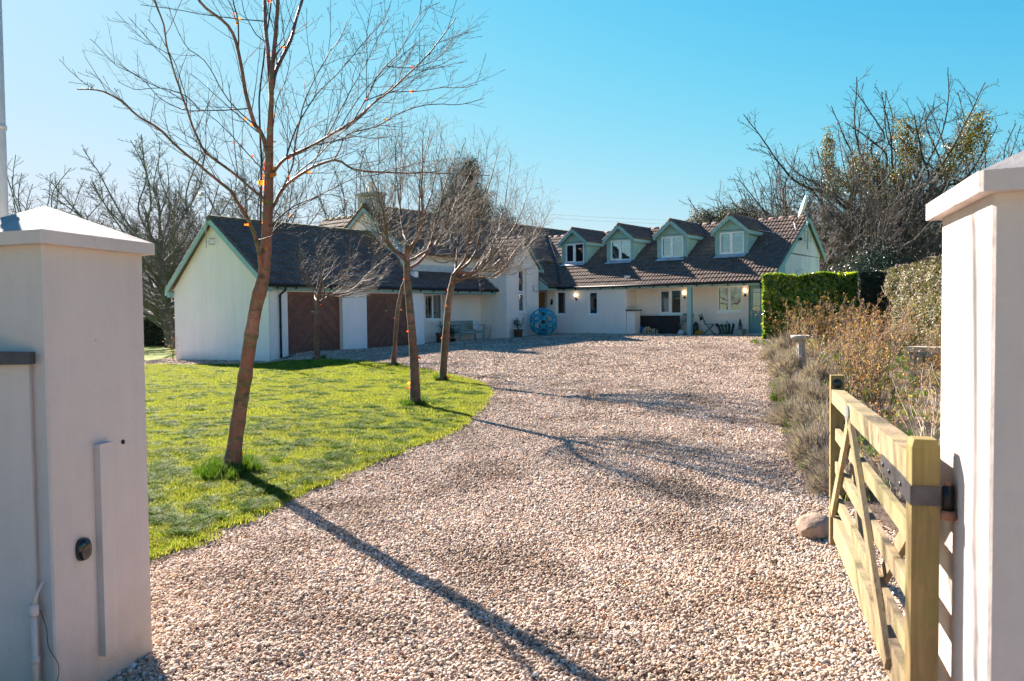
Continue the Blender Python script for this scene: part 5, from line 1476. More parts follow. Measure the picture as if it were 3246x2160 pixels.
# outbuilding whose roof corner shows over the mixed hedge
ob = empty('outbuilding', (17.9, 34.5, 0), 'small brown-roofed outbuilding peeping over the mixed hedge', 'shed', rz=R_(-38))
b = MB(); b.box(-.8, .8, -1.2, 1.2, 0, 2.9); b.build('wall', M['teal_boards'], ob)
b = MB(); v_, L_ = slope((0, -1.45, 2.95), (0, 0, 3.75)); tiles(b, (-.95, -1.45, 2.75), (1, 0, 0), v_, 1.9, L_, seed=5); v_, L_ = slope((0, 1.45, 2.95), (0, 0, 3.75)); tiles(b, (-.95, 1.45, 2.75), (1, 0, 0), v_, 1.9, L_, seed=6); b.build('roof', M['tiles'], ob)

# ---- lavender mounds along the drive edge
def lavender(seed):
    r = np.random.default_rng(seed); V = []; F = []
    n = 2300
    d = r.normal(0, 1, (n, 3)); d[:, 2] = np.abs(d[:, 2]) * .9 + .12; d /= np.linalg.norm(d, axis=1)[:, None]
    L = r.uniform(.75, 1.08, n)
    L = L * (1 + .22 * np.sin(d[:, 0] * 4.3 + seed) * np.sin(d[:, 1] * 5.1 + seed * 2) + .12 * np.sin(d[:, 0] * 11 + d[:, 2] * 9))
    P = d * L[:, None] * np.array([.42, .42, .43])
    t = d + r.normal(0, .16, (n, 3)); t[:, 2] += .25; t /= np.linalg.norm(t, axis=1)[:, None]
    s = np.cross(t, r.normal(0, 1, (n, 3))); s /= np.linalg.norm(s, axis=1)[:, None]
    ln = r.uniform(.05, .13, n)[:, None]; w = r.uniform(.0025, .006, n)[:, None]
    a = P - t * ln; V = np.stack([a - s * w, a + s * w, P + s * w * .5 + t * ln * .3, P - s * w * .5 + t * ln * .3], 1).reshape(-1, 3)
    F = np.arange(n * 4).reshape(n, 4)
    # pale flower stalks left from last year
    m = 170; q = r.normal(0, 1, (m, 3)); q[:, 2] = np.abs(q[:, 2]) + .5; q /= np.linalg.norm(q, axis=1)[:, None]
    a = q * np.array([.36, .36, .38]); e = a + (q + r.normal(0, .12, (m, 3))) * r.uniform(.10, .24, m)[:, None]
    s = np.cross(q, r.normal(0, 1, (m, 3))); s /= np.linalg.norm(s, axis=1)[:, None]; w = .0016
    V2 = np.stack([a - s * w, a + s * w, e + s * w * 1.6, e - s * w * 1.6], 1).reshape(-1, 3)
    return np.vstack([V, V2]), np.vstack([F, np.arange(m * 4).reshape(m, 4) + n * 4])
def make_plant(name, V, F, mat, loc, s, rz, label, cat, group=None, smooth=False):
    o = fast_mesh(name, V, F, M[mat], None, smooth); o.location = loc; o.scale = s; o.rotation_euler = (0, 0, rz)
    return tag(o, label, cat, group)
LV = [lavender(k) for k in (1, 2, 3)]
lsp = [(1795, 800, 1.35, 'farthest lavender mound, at the foot of the laurel hedge'), (1828, 818, 1.2, 'lavender mound just behind the birdbath, beside the drive'), (1800, 850, 1.15, 'lavender mound left of the birdbath column'), (1868, 868, 1.1, 'lavender mound right below the birdbath'), (1810, 905, 1.05, 'lavender mound on the drive edge below the birdbath'), (1868, 925, 1.0, 'dry lavender mound close behind the far gate post'),
       (1812, 960, 1.0, 'lavender mound bulging over the gravel level with the top of the gate'), (1875, 990, .95, 'greyer lavender mound against the far gate post'), (1848, 1040, .85, 'lavender mound near the gate with one orange dead flower'), (1895, 1075, .8, 'lavender mound half behind the far gate post'), (1888, 1120, .62, 'nearest small lavender clump, above the brown rock'), (1762, 812, .8, 'small pale lavender clump at the far drive edge')]
for i, (px, py, s, lab) in enumerate(lsp):
    x, y = gd(px, py + 18); V, F = LV[i % 3]; s *= .92
    make_plant('lavender_bush', V, F, 'lavender', (x + .12, y, tz(x, y) + .02), (s, s, s * r_.uniform(.72, 1.0)), i * 1.3, lab, 'lavender', 'lavender mounds along the drive')
# ---- rose bushes
def rose(seed, h=1.25, spread=.75, n=34, lf=620):
    W = Wood(seed); r = W.r
    for i in range(n):
        a = r.uniform(0, 6.28); q = r.uniform(.1, .95)
        d = np.array([math.cos(a) * q * spread, math.sin(a) * q * spread, 1.0])
        p = W.wander((math.cos(a) * .10, math.sin(a) * .10, 0), d, h * r.uniform(.55, 1.12), .09, .09, .01)
        W.limb(p, .0075, .0028); W.twigs(p, np.full(len(p), .005), .13, .26, 2, .35, (.4, .9), .05, .14, .05, .0022)
    V, F = W.mesh(W.thin + W.thick, 3)
    T = np.array([b[0][int(len(b[0]) * t)] for b in W.br for t in (.35, .55, .7, .85, .98)]); T = T[T[:, 2] > h * .28]
    T = T[r.permutation(len(T))[:lf]]
    P = np.repeat(T, 2, 0) + r.normal(0, .018, (len(T) * 2, 3))
    LVv, LF = leaves(P, np.tile([0, 0, 1.], (len(P), 1)), .024, r, 1.2, .55)
    return (V, F), (LVv, LF)
RS = [rose(401, 1.35, .65, 44, 800), rose(402, 1.15, .9, 44, 850), rose(403, .95, 1.1, 44, 520)]
M['rose_stem'] = simple('rose_stem', (.19, .13, .09), .7, .4, 9, .2)
M['dry_stem'] = simple('dry_stem', (.40, .34, .27), .8, .3, 9, .2)
protos = {}
def rose_at(k, x, y, s, rz, lab):
    (V, F), (LVv, LF) = RS[k]
    if k not in protos:
        root = empty('rose_bush', (x, y, tz(x, y)), lab, 'rose bush', 'rose bushes in the bed')
        fast_mesh('stems', V, F, M['dry_stem' if k == 2 else 'rose_stem'], root, True); fast_mesh('leaves', LVv, LF, M['rose_leaf'], root)
        protos[k] = root
    else:
        root = copy_tree(protos[k]); root.location = (x, y, tz(x, y)); root['label'] = lab
    root.scale = (s, s, s); root.rotation_euler = (0, 0, rz)
rsp = [(0, 9.0, 22.4, 1.25, 'tall rose bush against the dark yew block'), (0, 8.0, 22.0, 1.15, 'rose bush nearest the laurel hedge, behind the birdbath'), (1, 10.2, 21.0, 1.25, 'reddish rose bush in front of the dark hedge gap'), (0, 8.3, 18.8, 1.25, 'upright rose bush right of the birdbath'), (2, 7.2, 18.6, 1.0, 'low rose bush at the foot of the birdbath'), (1, 9.4, 17.2, 1.0, 'rose bush left of the rough wooden bench'),
       (0, 7.0, 15.2, 1.15, 'tall rose bush in the middle of the bed'), (1, 8.0, 13.8, .95, 'spreading rose bush just left of the bench legs'), (0, 5.6, 13.0, 1.0, 'rose bush behind the lavender halfway down the bed'), (2, 6.6, 11.6, 1.1, 'dry straw-coloured bush in the middle of the bed'), (0, 5.0, 10.6, .95, 'rose bush directly behind the far gate post'), (1, 6.2, 9.4, .95, 'bright orange-leaved rose bush below the bench'),
       (2, 4.6, 8.6, 1.0, 'dry arching bush above the top gate rail'), (1, 5.2, 7.3, .9, 'golden-leaved rose bush beside the right pillar'), (1, 4.1, 6.6, .75, 'low orange rose bush right behind the hinge post'), (2, 3.2, 6.5, .6, 'low tangled bush seen through the gate bars'), (0, 10.9, 18.8, 1.1, 'rose bush behind the bench, under the mixed hedge')]
for i, (k, x, y, s, lab) in enumerate(rsp): rose_at(k, x, y, s, i * 1.7, lab)
# low weeds in the bed
def weeds():
    n = 2600; P = np.column_stack([rng.uniform(1.5, 12, n), rng.uniform(3.5, 27, n)]); P = P[inside(P, BED)]
    z = TZ(P[:, 0], P[:, 1]) + .03; k = len(P)
    s = rng.uniform(.5, 1.5, (k, 1)) * np.ones((1, 3))
    scatter('bed_weeds', np.column_stack([P, z]), [GR[6], GR[7], GR[0], GR[2]], rng.integers(0, 4, k), s, np.column_stack([np.zeros(k), np.zeros(k), rng.uniform(0, 6, k)]), kind='stuff', label='green weeds and dry grass between the bushes', cat='weeds')
weeds()
# dead leaves and bits of twig strewn on the gravel
# dead leaves and bits of twig strewn on the gravel and lawn
M['litter'] = mat_leaf('dead_leaf', [(0, (.09, .045, .03)), (.5, (.22, .11, .06)), (.85, (.36, .22, .12)), (1, (.42, .30, .18))], .7, .2, .2)
def litter():
    n = 5200; P = np.column_stack([rng.uniform(-4, 6, n), 2.5 + 17 * rng.random(n) ** 1.4]); P = P[inside(P, DRIVE)]
    dist = np.abs(P[:, 0] - (1.6 + P[:, 1] * .28)); keep = rng.random(len(P)) < np.where(inside(P, BED), .5, np.exp(-dist / 1.2) * .5 + .035); P = P[keep]
    k = len(P); z = TZ(P[:, 0], P[:, 1]) + .022 + .02 * inside(P, LAWN)
    V, F = leaves(np.column_stack([P, z]), np.tile([0, 0, 1.], (k, 1)), .026, rng, .35, .5)
    T = P[rng.permutation(k)[:160]]; zt = TZ(T[:, 0], T[:, 1]) + .025
    V2, F2 = leaves(np.column_stack([T, zt]), np.tile([0, 0, 1.], (len(T), 1)), .10, rng, .15, .04)
    tag(fast_mesh('leaf_litter', np.vstack([V, V2]), np.vstack([F, F2 + len(V)]), M['litter']), 'dead leaves and twigs scattered over the gravel', 'litter', None, 'stuff')
litter()
# ---- birdbath
x, y = 6.05, 16.4
bb = empty('birdbath', (x, y, tz(x, y)), 'pale stone birdbath column among the lavender', 'birdbath')
b = MB(); b.lathe([(.15, -.1), (.15, .05), (.105, .10), (.095, .14), (.088, .70), (.10, .76), (.12, .78)], 8, smooth=False); b.build('column', M['stone_pale'] if 'stone_pale' in M else M['stone'], bb)
b = MB(); b.lathe([(.10, .78), (.17, .80), (.20, .84), (.205, .875), (.17, .89), (.15, .86), (.02, .85)], 24); b.build('bowl', M['stone'], bb)
# ---- rough bench among the roses
x, y = 8.15, 14.8
rb_ = empty('garden_bench', (x, y, tz(x, y)), 'rough grey plank bench half hidden in the rose bed', 'bench', rz=R_(-58))
b = MB(); b.box(-.62, .62, -.21, .21, .60, .70); b.box(-.62, .62, -.2, -.17, .52, .5985); b.build('seat', M['old_wood'], rb_)
for sx in (-.5, .5):
    for sy in (-.14, .14):
        b = MB(); b.box(sx - .05, sx + .05, sy - .04, sy + .04, -.1, .598); b.build('leg', M['old_wood'], rb_)
# ---- rock
def rock(x, y, s, label, seed):
    r = np.random.default_rng(seed); bm = bmesh.new(); bmesh.ops.create_icosphere(bm, subdivisions=4, radius=1)
    ax = r.normal(0, 1, (14, 3)); ax /= np.linalg.norm(ax, axis=1)[:, None]
    for v in bm.verts:
        p = np.array(v.co)
        for a in ax: p = p - a * max(0, p @ a - .82) * .7
        p = p * (1 + .03 * math.sin(p[0] * 9) * math.sin(p[1] * 7 + 1) * math.sin(p[2] * 8)); v.co = Vector(p * np.array(s))
    me = bpy.data.meshes.new('rock'); bm.to_mesh(me); bm.free(); me.materials.append(M['rock'])
    for p in me.polygons: p.use_smooth = True
    o = bpy.data.objects.new('rock', me); COL.objects.link(o); o.location = (x, y, tz(x, y) + s[2] * .55); o.rotation_euler = (0, 0, .5); tag(o, label, 'rock')
rock(2.14, 5.52, (.145, .12, .115), 'round brown rock stopping the gate at the drive edge', 3)

# ---- gate pillars
d1 = None
def pillar(name, Nc, Fc, e, el, label, zt=1.90, zb=-.1):
    Nc, Fc, e = (np.array(q, float) for q in (Nc, Fc, e)); e = e / np.linalg.norm(e) * el
    P = [Nc, Fc, Fc + e, Nc + e]; c = sum(P) / 4
    root = empty(name, (c[0], c[1], 0), label, 'gate pillar')
    g = 9; b = MB()
    def ring(s, z): return [((p - c) * s)[0:2].tolist() + [z] for p in P]
    # slightly rounded arrises: inset corner points
    def rr(s, z, ch):
        out = []
        for i in range(4):
            p, a, q = P[i], P[i - 1], P[(i + 1) % 4]
            for w in (a, q):
                dd = (w - p) / np.linalg.norm(w - p)
                out.append([*(((p - c) * s) + dd * ch), z])
        return out
    zs = np.linspace(zb, zt, 8); V = []; F = []
    for z in zs: V += rr(1.0, z, .008)
    for i in range(len(zs) - 1):
        for j in range(8): k = (j + 1) % 8; F.append((i * 8 + j, i * 8 + k, i * 8 + 8 + k, i * 8 + 8 + j))
    b.add(V, F, False); b.build('shaft', M['pillar'], root)
    b = MB(); k = 1 + .045 * 2 / .6
    lo, hi = rr(k, zt + .0005, .01), rr(k, zt + .055, .01)
    b.add(lo + hi, [tuple(range(8))[::-1], tuple(range(8, 16))] + [(j, (j + 1) % 8, 8 + (j + 1) % 8, 8 + j) for j in range(8)])
    b.build('slab', M['pillar'], root)
    b = MB(); t = ring(k * .985, zt + .056); b.add(t + [[0, 0, zt + .215]], [(3, 2, 1, 0), (0, 1, 4), (1, 2, 4), (2, 3, 4), (3, 0, 4)])
    b.build('cap', M['cap'], root)
    return root, c
lpN, lpF = np.array([-1.925, 3.23]), np.array([-1.80, 3.84])
LPl, cL = pillar('gate_pillar', lpN, lpF, (-.93, .36), .62, 'white rendered gate pillar on the left, with a black sensor and a timber batten')
rpN, rpF = np.array([1.262, 2.06]), np.array([1.447, 2.64])
RPl, cR = pillar('gate_pillar', rpN, rpF, (.885, -.465), .56, 'white rendered gate pillar on the right, the gate hung beside it')
def on_face(Nc, Fc, k, out, z): u = (Fc - Nc) / np.linalg.norm(Fc - Nc); n = np.array([u[1], -u[0]]); return np.array([*(Nc + u * k + n * out), z]), u, n
# batten and screw hole on the left pillar
p, u, n = on_face(lpN, lpF, .255, .001, 0)
b = MB(); a = p; q = [a, a + np.array([*u, 0]) * .085, a + np.array([*u, 0]) * .085 + np.array([*n, 0]) * .032, a + np.array([*n, 0]) * .032]
b.hexa([x + np.array([0, 0, .07]) - np.array([*cL, 0]) for x in q] + [x + np.array([0, 0, 1.03]) - np.array([*cL, 0]) for x in q]); b.build('batten', M['pillar'], LPl)
p, u, n = on_face(lpN, lpF, .445, .001, 1.01)
b = MB(); pc = p - np.array([*cL, 0]); nn3 = np.array([*n, 0]); b.tube([pc, pc + nn3 * .003], .011, 14); b.build('fixing_hole', M['gutter'], LPl)
def sensor(Nc, Fc, k, z, lab):
    p, u, n = on_face(Nc, Fc, k, 0, z); o = empty('gate_sensor', tuple(p), lab, 'sensor', 'gate sensors')
    o.rotation_euler = (0, 0, math.atan2(n[1], n[0]))
    b = MB(); m = 24; prof = [(.0, 1.0), (.012, 1.0), (.022, .93), (.030, .75), (.033, .35)]; V = []
    for x, s in prof:
        for i in range(m):
            t = i * 2 * math.pi / m; c_, s_ = math.cos(t), math.sin(t)
            V.append((x + .0005, math.copysign(abs(c_) ** .7, c_) * .036 * s, math.copysign(abs(s_) ** .8, s_) * .050 * s))
    F = [(i * m + j, i * m + (j + 1) % m, (i + 1) * m + (j + 1) % m, (i + 1) * m + j) for i in range(len(prof) - 1) for j in range(m)] + [tuple((len(prof) - 1) * m + j for j in range(m))]
    b.add(V, F, True); b.build('cover', M['gutter_gloss'], o)
M['gutter_gloss'] = simple('glossy_black', (.012, .013, .017), .12, .1, 5, 0, spec=.6)
sensor(lpN, lpF, .165, .585, 'black oval gate sensor on the inner face of the left pillar')
sensor(rpN, rpF, .235, .555, 'black oval gate sensor low on the right pillar')
# low wall with slate coping joining the left pillar
w0 = np.array([-2.0, 3.235]); wd = np.array([-.995, -.06]); wn_ = np.array([-.06, .995])
lw = empty('low_wall', (w0[0], w0[1], 0), 'low white rendered wall with a slate coping joining the left pillar', 'wall')
def wq(a, c, d0, d1, z0, z1):
    q = [wd * a + wn_ * d0, wd * c + wn_ * d0, wd * c + wn_ * d1, wd * a + wn_ * d1]
    return [np.array([*x, z0]) for x in q] + [np.array([*x, z1]) for x in q]
b = MB(); b.hexa(wq(0, 4.0, 0, .22, -.1, 1.405)); b.build('wall', M['pillar'], lw)
b = MB(); rr_ = np.random.default_rng(4); x0 = -.02
while x0 < 4:
    L = rr_.uniform(.32, .5); b.hexa(wq(x0, x0 + L - .008, -.035 + rr_.normal(0, .006), .26, 1.407, 1.45 + rr_.normal(0, .004))); x0 += L
b.build('coping', M['slate'], lw)
# conduit and dangling wire on the wall foot
cd = empty('conduit', (w0[0], w0[1], 0), 'white painted cable conduit at the corner of the low wall', 'pipe')
q = lambda a, d, z: (wd[0] * a + wn_[0] * d, wd[1] * a + wn_[1] * d, z)
b = MB(); b.tube([q(.0, -.022, -.05), q(.0, -.022, .36)], .013, 10); b.lathe([(.019, 0), (.021, .015), (.019, .04), (.014, .05)], 12, q(.0, -.022, .36)); b.lathe([(.018, 0), (.018, .03)], 12, q(.0, -.022, .16)); b.tube([q(.0, -.022, .40), q(-.01, -.02, .44), q(-.035, -.012, .50)], [.009, .007, .005], 8); b.build('pipe', M['pillar'], cd)
b = MB(); b.tube(curve3([q(-.02, -.01, .38), q(-.045, -.012, .30), q(-.05, -.01, .22), q(-.09, -.012, .14), q(-.07, -.01, .04), q(-.04, -.02, -.02)], .02), .0016, 5); b.build('wire', M['gutter'], cd)
# pole at the left edge
px_ = at_depth(2, 600, 4.3); b = MB(); b.tube([(0, 0, 0), (0, 0, 4.6)], .034, 16); b.lathe([(.04, 0), (.04, .02)], 16, (0, 0, 2.68)); po = b.build('pole', M['grey_paint'], None); po.location = (px_[0], px_[1], tz(px_[0], px_[1])); tag(po, 'grey metal pole behind the left gate pillar', 'pole')

# ---- the wooden gate, standing open
M['gate'] = mat_wood('gate_timber', (.22, .155, .09), (.40, .30, .19), green=(.21, .21, .08))
M['gate_post'] = mat_wood('gate_post_timber', (.18, .12, .05), (.32, .225, .105), green=(.16, .165, .035))
gd_ = np.array([.283, .959]); gd_ /= np.linalg.norm(gd_)
G0 = np.array([1.303, 2.475])
M['strap'] = simple('worn_black_iron', (.06, .058, .065), .45, .4, 14, .2, metal=.3)
gate = empty('wooden_gate', (G0[0], G0[1], 0), 'open five-bar wooden gate hinged beside the right pillar', 'gate', rz=math.atan2(gd_[1], gd_[0]))
# local: x along the gate, y to the left of it (towards the drive), z up
b = MB(); b.box(-.045, .045, -.040, .040, .10, 1.165); b.hexa([(-.045, -.04, 1.165), (.045, -.04, 1.165), (.045, .04, 1.165), (-.045, .04, 1.165), (-.036, -.032, 1.19), (.036, -.032, 1.19), (.036, .032, 1.19), (-.036, .032, 1.19)])
b.build('hinge_stile', M['gate_post'], gate)
b = MB(); b.box(2.36, 2.43, -.037, .037, .16, 1.20); b.build('closing_stile', M['gate_post'], gate)
def rail(z0, z1, nm='rail', t=.013, x1=2.3595): 
    b = MB(); b.box(.0455, x1, -t, t, z0, z1)
    return b.build(nm, M['gate'], gate)
rl = MB(); n_ = 2.3595
rl.hexa([(.0455, -.036, 1.035), (n_, -.033, 1.035), (n_, .033, 1.035), (.0455, .036, 1.035), (.0455, -.036, 1.135), (n_, -.033, 1.115), (n_, .033, 1.115), (.0455, .036, 1.135)])
rl.build('top_rail', M['gate'], gate)
for z0, z1 in ((.81, .88), (.61, .68), (.41, .48)): rail(z0, z1)
rail(.205, .35, 'bottom_rail', .020)
for p0, p1, y in (((1.56, 1.03), (2.33, .37), .027), ((1.52, 1.03), (.42, .27), .027), ((2.12, 1.03), (1.50, .37), -.027), ((.06, 1.0), (.66, .60), -.027), ((1.0, .37), (.64, .62), -.027)):
    b = MB(); b.beam((p0[0], y, p0[1]), (p1[0], y, p1[1]), .023, .075, up=(0, 1, .001)) if False else b.beam((p0[0], y, p0[1]), (p1[0], y, p1[1]), .072, .022, up=(0, 1, 0)); b.build('brace', M['gate'], gate)
b = MB(); m = 24; V = [];
for x in (.0365, .043):
    for i in range(m): t = i * 2 * math.pi / m; V.append((1.55 + math.cos(t) * .052, x, 1.072 + math.sin(t) * .040))
b.add(V, [tuple(range(m))[::-1], tuple(range(m, 2 * m))] + [(i, (i + 1) % m, m + (i + 1) % m, m + i) for i in range(m)]); b.build('badge', M['steel'], gate)
for z_ in (.845, .645, .445):
    for x_ in (.08, 2.395): b = MB(); yy = .0135 if x_ < 1 else .0375; b.tube([(x_, yy, z_), (x_, yy + .004, z_)], [.008, .006], 8); b.build('bolt', M['strap'], gate)
b = MB(); b.tube([(2.3585, 0, 1.15), (2.353, 0, 1.15)], .028, 18); b.build('rubber_stop', M['rubber'], gate)
b = MB(); b.box(.046, .52, .0365, .042, .985, 1.045); b.box(-.052, .046, .0405, .046, .985, 1.045); b.box(-.052, -.0455, -.046, .0405, .985, 1.045); b.box(-.052, -.02, -.052, -.0405, .985, 1.045)
for x in (.46, .33, .12): b.lathe([(.010, 0), (.008, .004)], 10, (x, 0, 0)) if False else b.tube([(x, .042, 1.015), (x, .048, 1.015)], [.010, .007], 10)
b.build('hinge_strap', M['strap'], gate)
b = MB(); b.tube([(-.05, -.062, .975), (-.05, -.062, 1.05)], .018, 14); b.build('hinge_eye', M['black_metal'], gate)
b = MB(); b.tube([(-.05, -.062, .945), (-.05, -.062, .973)], .022, 14); b.tube([(-.05, -.062, 1.051), (-.05, -.062, 1.062)], .012, 10); b.tube([(-.05, -.07, .955), (-.06, -.16, .955)], .011, 8); b.build('hinge_pin', M['rust'], gate)
b = MB(); b.box(-.05, .05, .0401, .046, .21, .27); b.tube([(-.05, -.062, .2), (-.05, -.062, .28)], .018, 12); b.box(-.052, -.0455, -.06, .046, .21, .27); b.build('hinge_strap', M['black_metal'], gate)

# ================================================================ THINGS IN THE COURT
def hz(a, b): p = H(a, b); return tz(p[0], p[1])
def at(a, b, z=None): p = H(a, b); return (p[0], p[1], tz(p[0], p[1]) if z is None else z)
# ---- big turquoise ball of wooden frames (pentagons, squares, triangles)
def ball():
    ph = (1 + 5 ** .5) / 2; S_ = set()
    def perms(a, b, c):
        for x in (a, -a):
            for y in (b, -b):
                for z in (c, -c):
                    for q in ((x, y, z), (y, z, x), (z, x, y)): S_.add(tuple(round(t, 6) + 0.0 for t in q))
    perms(1, 1, ph ** 3); perms(ph ** 2, ph, 2 * ph); perms(2 + ph, 0, ph ** 2)
    R = .66; k = R / math.sqrt(1 + 1 + ph ** 6)
    bm = bmesh.new()
    for v in S_: bm.verts.new(Vector(v) * k)
    bmesh.ops.convex_hull(bm, input=bm.verts)
    bmesh.ops.dissolve_limit(bm, angle_limit=.05, verts=bm.verts, edges=bm.edges)
    ctr = at(13.3, -1.55); root = empty('ball_sculpture', (ctr[0], ctr[1], ctr[2] + .62), 'big turquoise openwork ball of wooden frames by the entrance', 'sculpture')
    rot = Matrix.Rotation(.35, 3, 'X') @ Matrix.Rotation(.5, 3, 'Z')
    for f in bm.faces:
        P = [rot @ v.co for v in f.verts]; c = sum(P, Vector()) / len(P); n = c.normalized(); m = len(P)
        w = .040; ap = min(((P[i] + P[(i + 1) % m]) / 2 - c).length for i in range(m)); s = max(.40, 1 - w / ap)
        o1 = [c + (p - c) * .985 for p in P]; i1 = [c + (p - c) * s for p in P]; th = .045
        o2 = [p * (1 - th / R) for p in o1]; i2 = [p * (1 - th / R) for p in i1]
        V = o1 + i1 + o2 + i2; F = []
        for i in range(m):
            j = (i + 1) % m
            F += [(i, j, m + j, m + i), (2 * m + j, 2 * m + i, 3 * m + i, 3 * m + j), (j, i, 2 * m + i, 2 * m + j), (m + i, m + j, 3 * m + j, 3 * m + i)]
        b = MB(); b.add([tuple(v) for v in V], F); b.build({5: 'pentagon_frame', 4: 'square_frame', 3: 'triangle_frame'}.get(m, 'frame'), M['turquoise'], root)
    bm.free()
M['turquoise'] = simple('turquoise_paint', (.012, .30, .42), .45, .25, 5, .15)
ball()
# ---- slatted garden bench with a cushion
bn = empty('garden_bench', at(10.22, .30), 'weathered grey-green slatted bench with a cushion against the recess wall', 'bench', rz=HROT)
for sx in (-.78, .78):
    b = MB(); b.box(sx - .035, sx + .035, -.33, -.27, -.03, .66); b.build('leg', M['bench'], bn)
    b = MB(); b.hexa([(sx - .035, .20, -.03), (sx + .035, .20, -.03), (sx + .035, .26, -.03), (sx - .035, .26, -.03), (sx - .035, .30, .86), (sx + .035, .30, .86), (sx + .035, .34, .86), (sx - .035, .34, .86)]); b.build('leg', M['bench'], bn)
    b = MB(); b.box(sx - .045, sx + .045, -.36, .24, .662, .70); b.box(sx - .03, sx + .03, -.268, .20, .34, .40); b.build('armrest', M['bench'], bn)
b = MB()
for k in range(6): b.box(-.742, .742, -.30 + k * .085, -.30 + k * .085 + .068, .405, .43)
b.box(-.742, .742, -.335, -.305, .33, .40); b.build('seat', M['bench'], bn)
b = MB(); b.beam((-.742, .325, .83), (.742, .325, .83), .03, .09); b.beam((-.742, .255, .50), (.742, .255, .50), .03, .06)
for k in range(13): x = -.68 + k * .113; b.beam((x, .262, .532), (x, .315, .784), .055, .014, up=(0, 1, 0))
b.build('backrest', M['bench'], bn)
def cushion():
    b = MB(); n = 12; V = []; w = .21
    for s in (1, -1):
        for i in range(n + 1):
            for j in range(n + 1):
                u, v = i / n * 2 - 1, j / n * 2 - 1; t = .065 * ((1 - u ** 4) * (1 - v ** 4)) ** .6
                pin = 1 - .06 * (1 - abs(u)) * abs(v) ** 2 - .06 * (1 - abs(v)) * abs(u) ** 2
                V.append((u * w * pin, s * t, v * w * pin))
    F = []; m = n + 1
    for s in range(2):
        for i in range(n):
            for j in range(n): q = s * m * m + i * m + j; F.append((q, q + m, q + m + 1, q + 1))
    b.add(V, F, True)
    p = at(10.80, .30); o = b.build('cushion', M['cushion'], None); o.location = (p[0], p[1], bn.location[2] + .66)
    o.rotation_euler = (-.22, .10, HROT); tag(o, 'pale square cushion with a grey diamond pattern on the bench', 'cushion')
    b = MB()
    for k in (.06, .12, .175):
        P = [(0, k), (k, 0), (0, -k), (-k, 0)]
        for i in range(4):
            (x0, z0), (x1, z1) = P[i], P[(i + 1) % 4]; s_ = 5
            for q in range(s_):
                a, c = q / s_, (q + 1) / s_
                def pt(t): x, z = x0 + (x1 - x0) * t, z0 + (z1 - z0) * t; u, v = x / w, z / w; return (x, -.067 * ((1 - u ** 4) * (1 - v ** 4)) ** .6 - .002, z)
                b.beam(pt(a), pt(c), .006, .012, up=(0, .01, 1) if abs(z1 - z0) < .001 else (0, 1, 0))
    b.build('pattern', M['cushion_pat'], o)
cushion()
# ---- pots
def pot(a, b_, r, h, mat, label, seed, plant_h, name='plant_pot', leaf='shrub_leaf', n=320, leafs=.05, spread=.8, square=False, style='bush'):
    root = empty(name, at(a, b_), label, 'plant pot', rz=HROT)
    b = MB()
    if square: b.box(-r, r, -r * .7, r * .7, -.02, h); b.box(-r - .01, r + .01, -r * .7 - .01, r * .7 + .01, h + .001, h + .02)
    else: b.lathe([(r * .80, -.02), (r * .96, h * .86), (r * 1.07, h * .87), (r * 1.07, h), (r * .95, h), (r * .9, h * .9), (.01, h * .9)], 22)
    b.build('pot', M[mat], root)
    W = Wood(seed); q = W.r
    for i in range(14 if style == 'bush' else 1):
        an = q.uniform(0, 6.28); d = np.array([math.cos(an) * spread * q.uniform(.1, .7), math.sin(an) * spread * q.uniform(.1, .7), 1.0]) if style == 'bush' else np.array([0, 0, 1.])
        p = W.wander((0, 0, h * .9), d, plant_h * q.uniform(.6, 1.1), .06, .10, .03); W.limb(p, .006, .002); W.twigs(p, np.full(len(p), .004), .08, .16, 1, .3, (.5, 1.0), .03, .12, .04, .0016)
    V, F = W.mesh(W.thin, 3); st = fast_mesh('stems', V, F, M['twig'], root, True)
    T = np.array([x[0][int(len(x[0]) * t)] for x in W.br for t in (.3, .5, .7, .85, .95, .99)])
    T = T[q.permutation(len(T))[:n]]; P = np.repeat(T, 2, 0) + q.normal(0, .02, (len(T) * 2, 3))
    V, F = leaves(P, np.tile([0, 0, 1.], (len(P), 1)), leafs, q, 1.2, .4); fast_mesh('leaves', V, F, M[leaf], root)
    return root
pot(8.33, .10, .22, .42, 'terracotta', 'large terracotta pot with a thin leafy shrub under the recess window', 501, .62, n=120)
pot(8.85, .25, .15, .17, 'terracotta', 'low terracotta bowl with a dark green plant beside the bench', 503, .50, n=300, leafs=.08)
pot(9.12, .15, .12, .14, 'gutter', 'small black pot with a scruffy dry plant beside the bench', 505, .55, n=110, leafs=.06)
pot(12.08, -1.05, .21, .37, 'terracotta', 'brown square-rimmed pot with a small leafy shrub at the tower corner', 507, .52, n=330, leafs=.045)
st_ = empty('garden_stakes', at(11.45, .2), 'thin rusty metal garden stakes with round heads beside the bench', 'garden stake', rz=HROT)
for k, (x, h_, lx) in enumerate(((0.05, .50, -.10), (.16, .42, .03), (.22, .58, .0))):
    b = MB(); b.tube(curve3([(x, 0, -.05), (x, 0, h_ * .6), (x + lx * .5, 0, h_ * .92), (x + lx, 0, h_)], .08), .006, 6); b.lathe([(.005, -.03), (.028, -.01), (.03, .01), (.01, .03)], 10, (x + lx, 0, h_)); b.build('stake', M['rust'], st_)
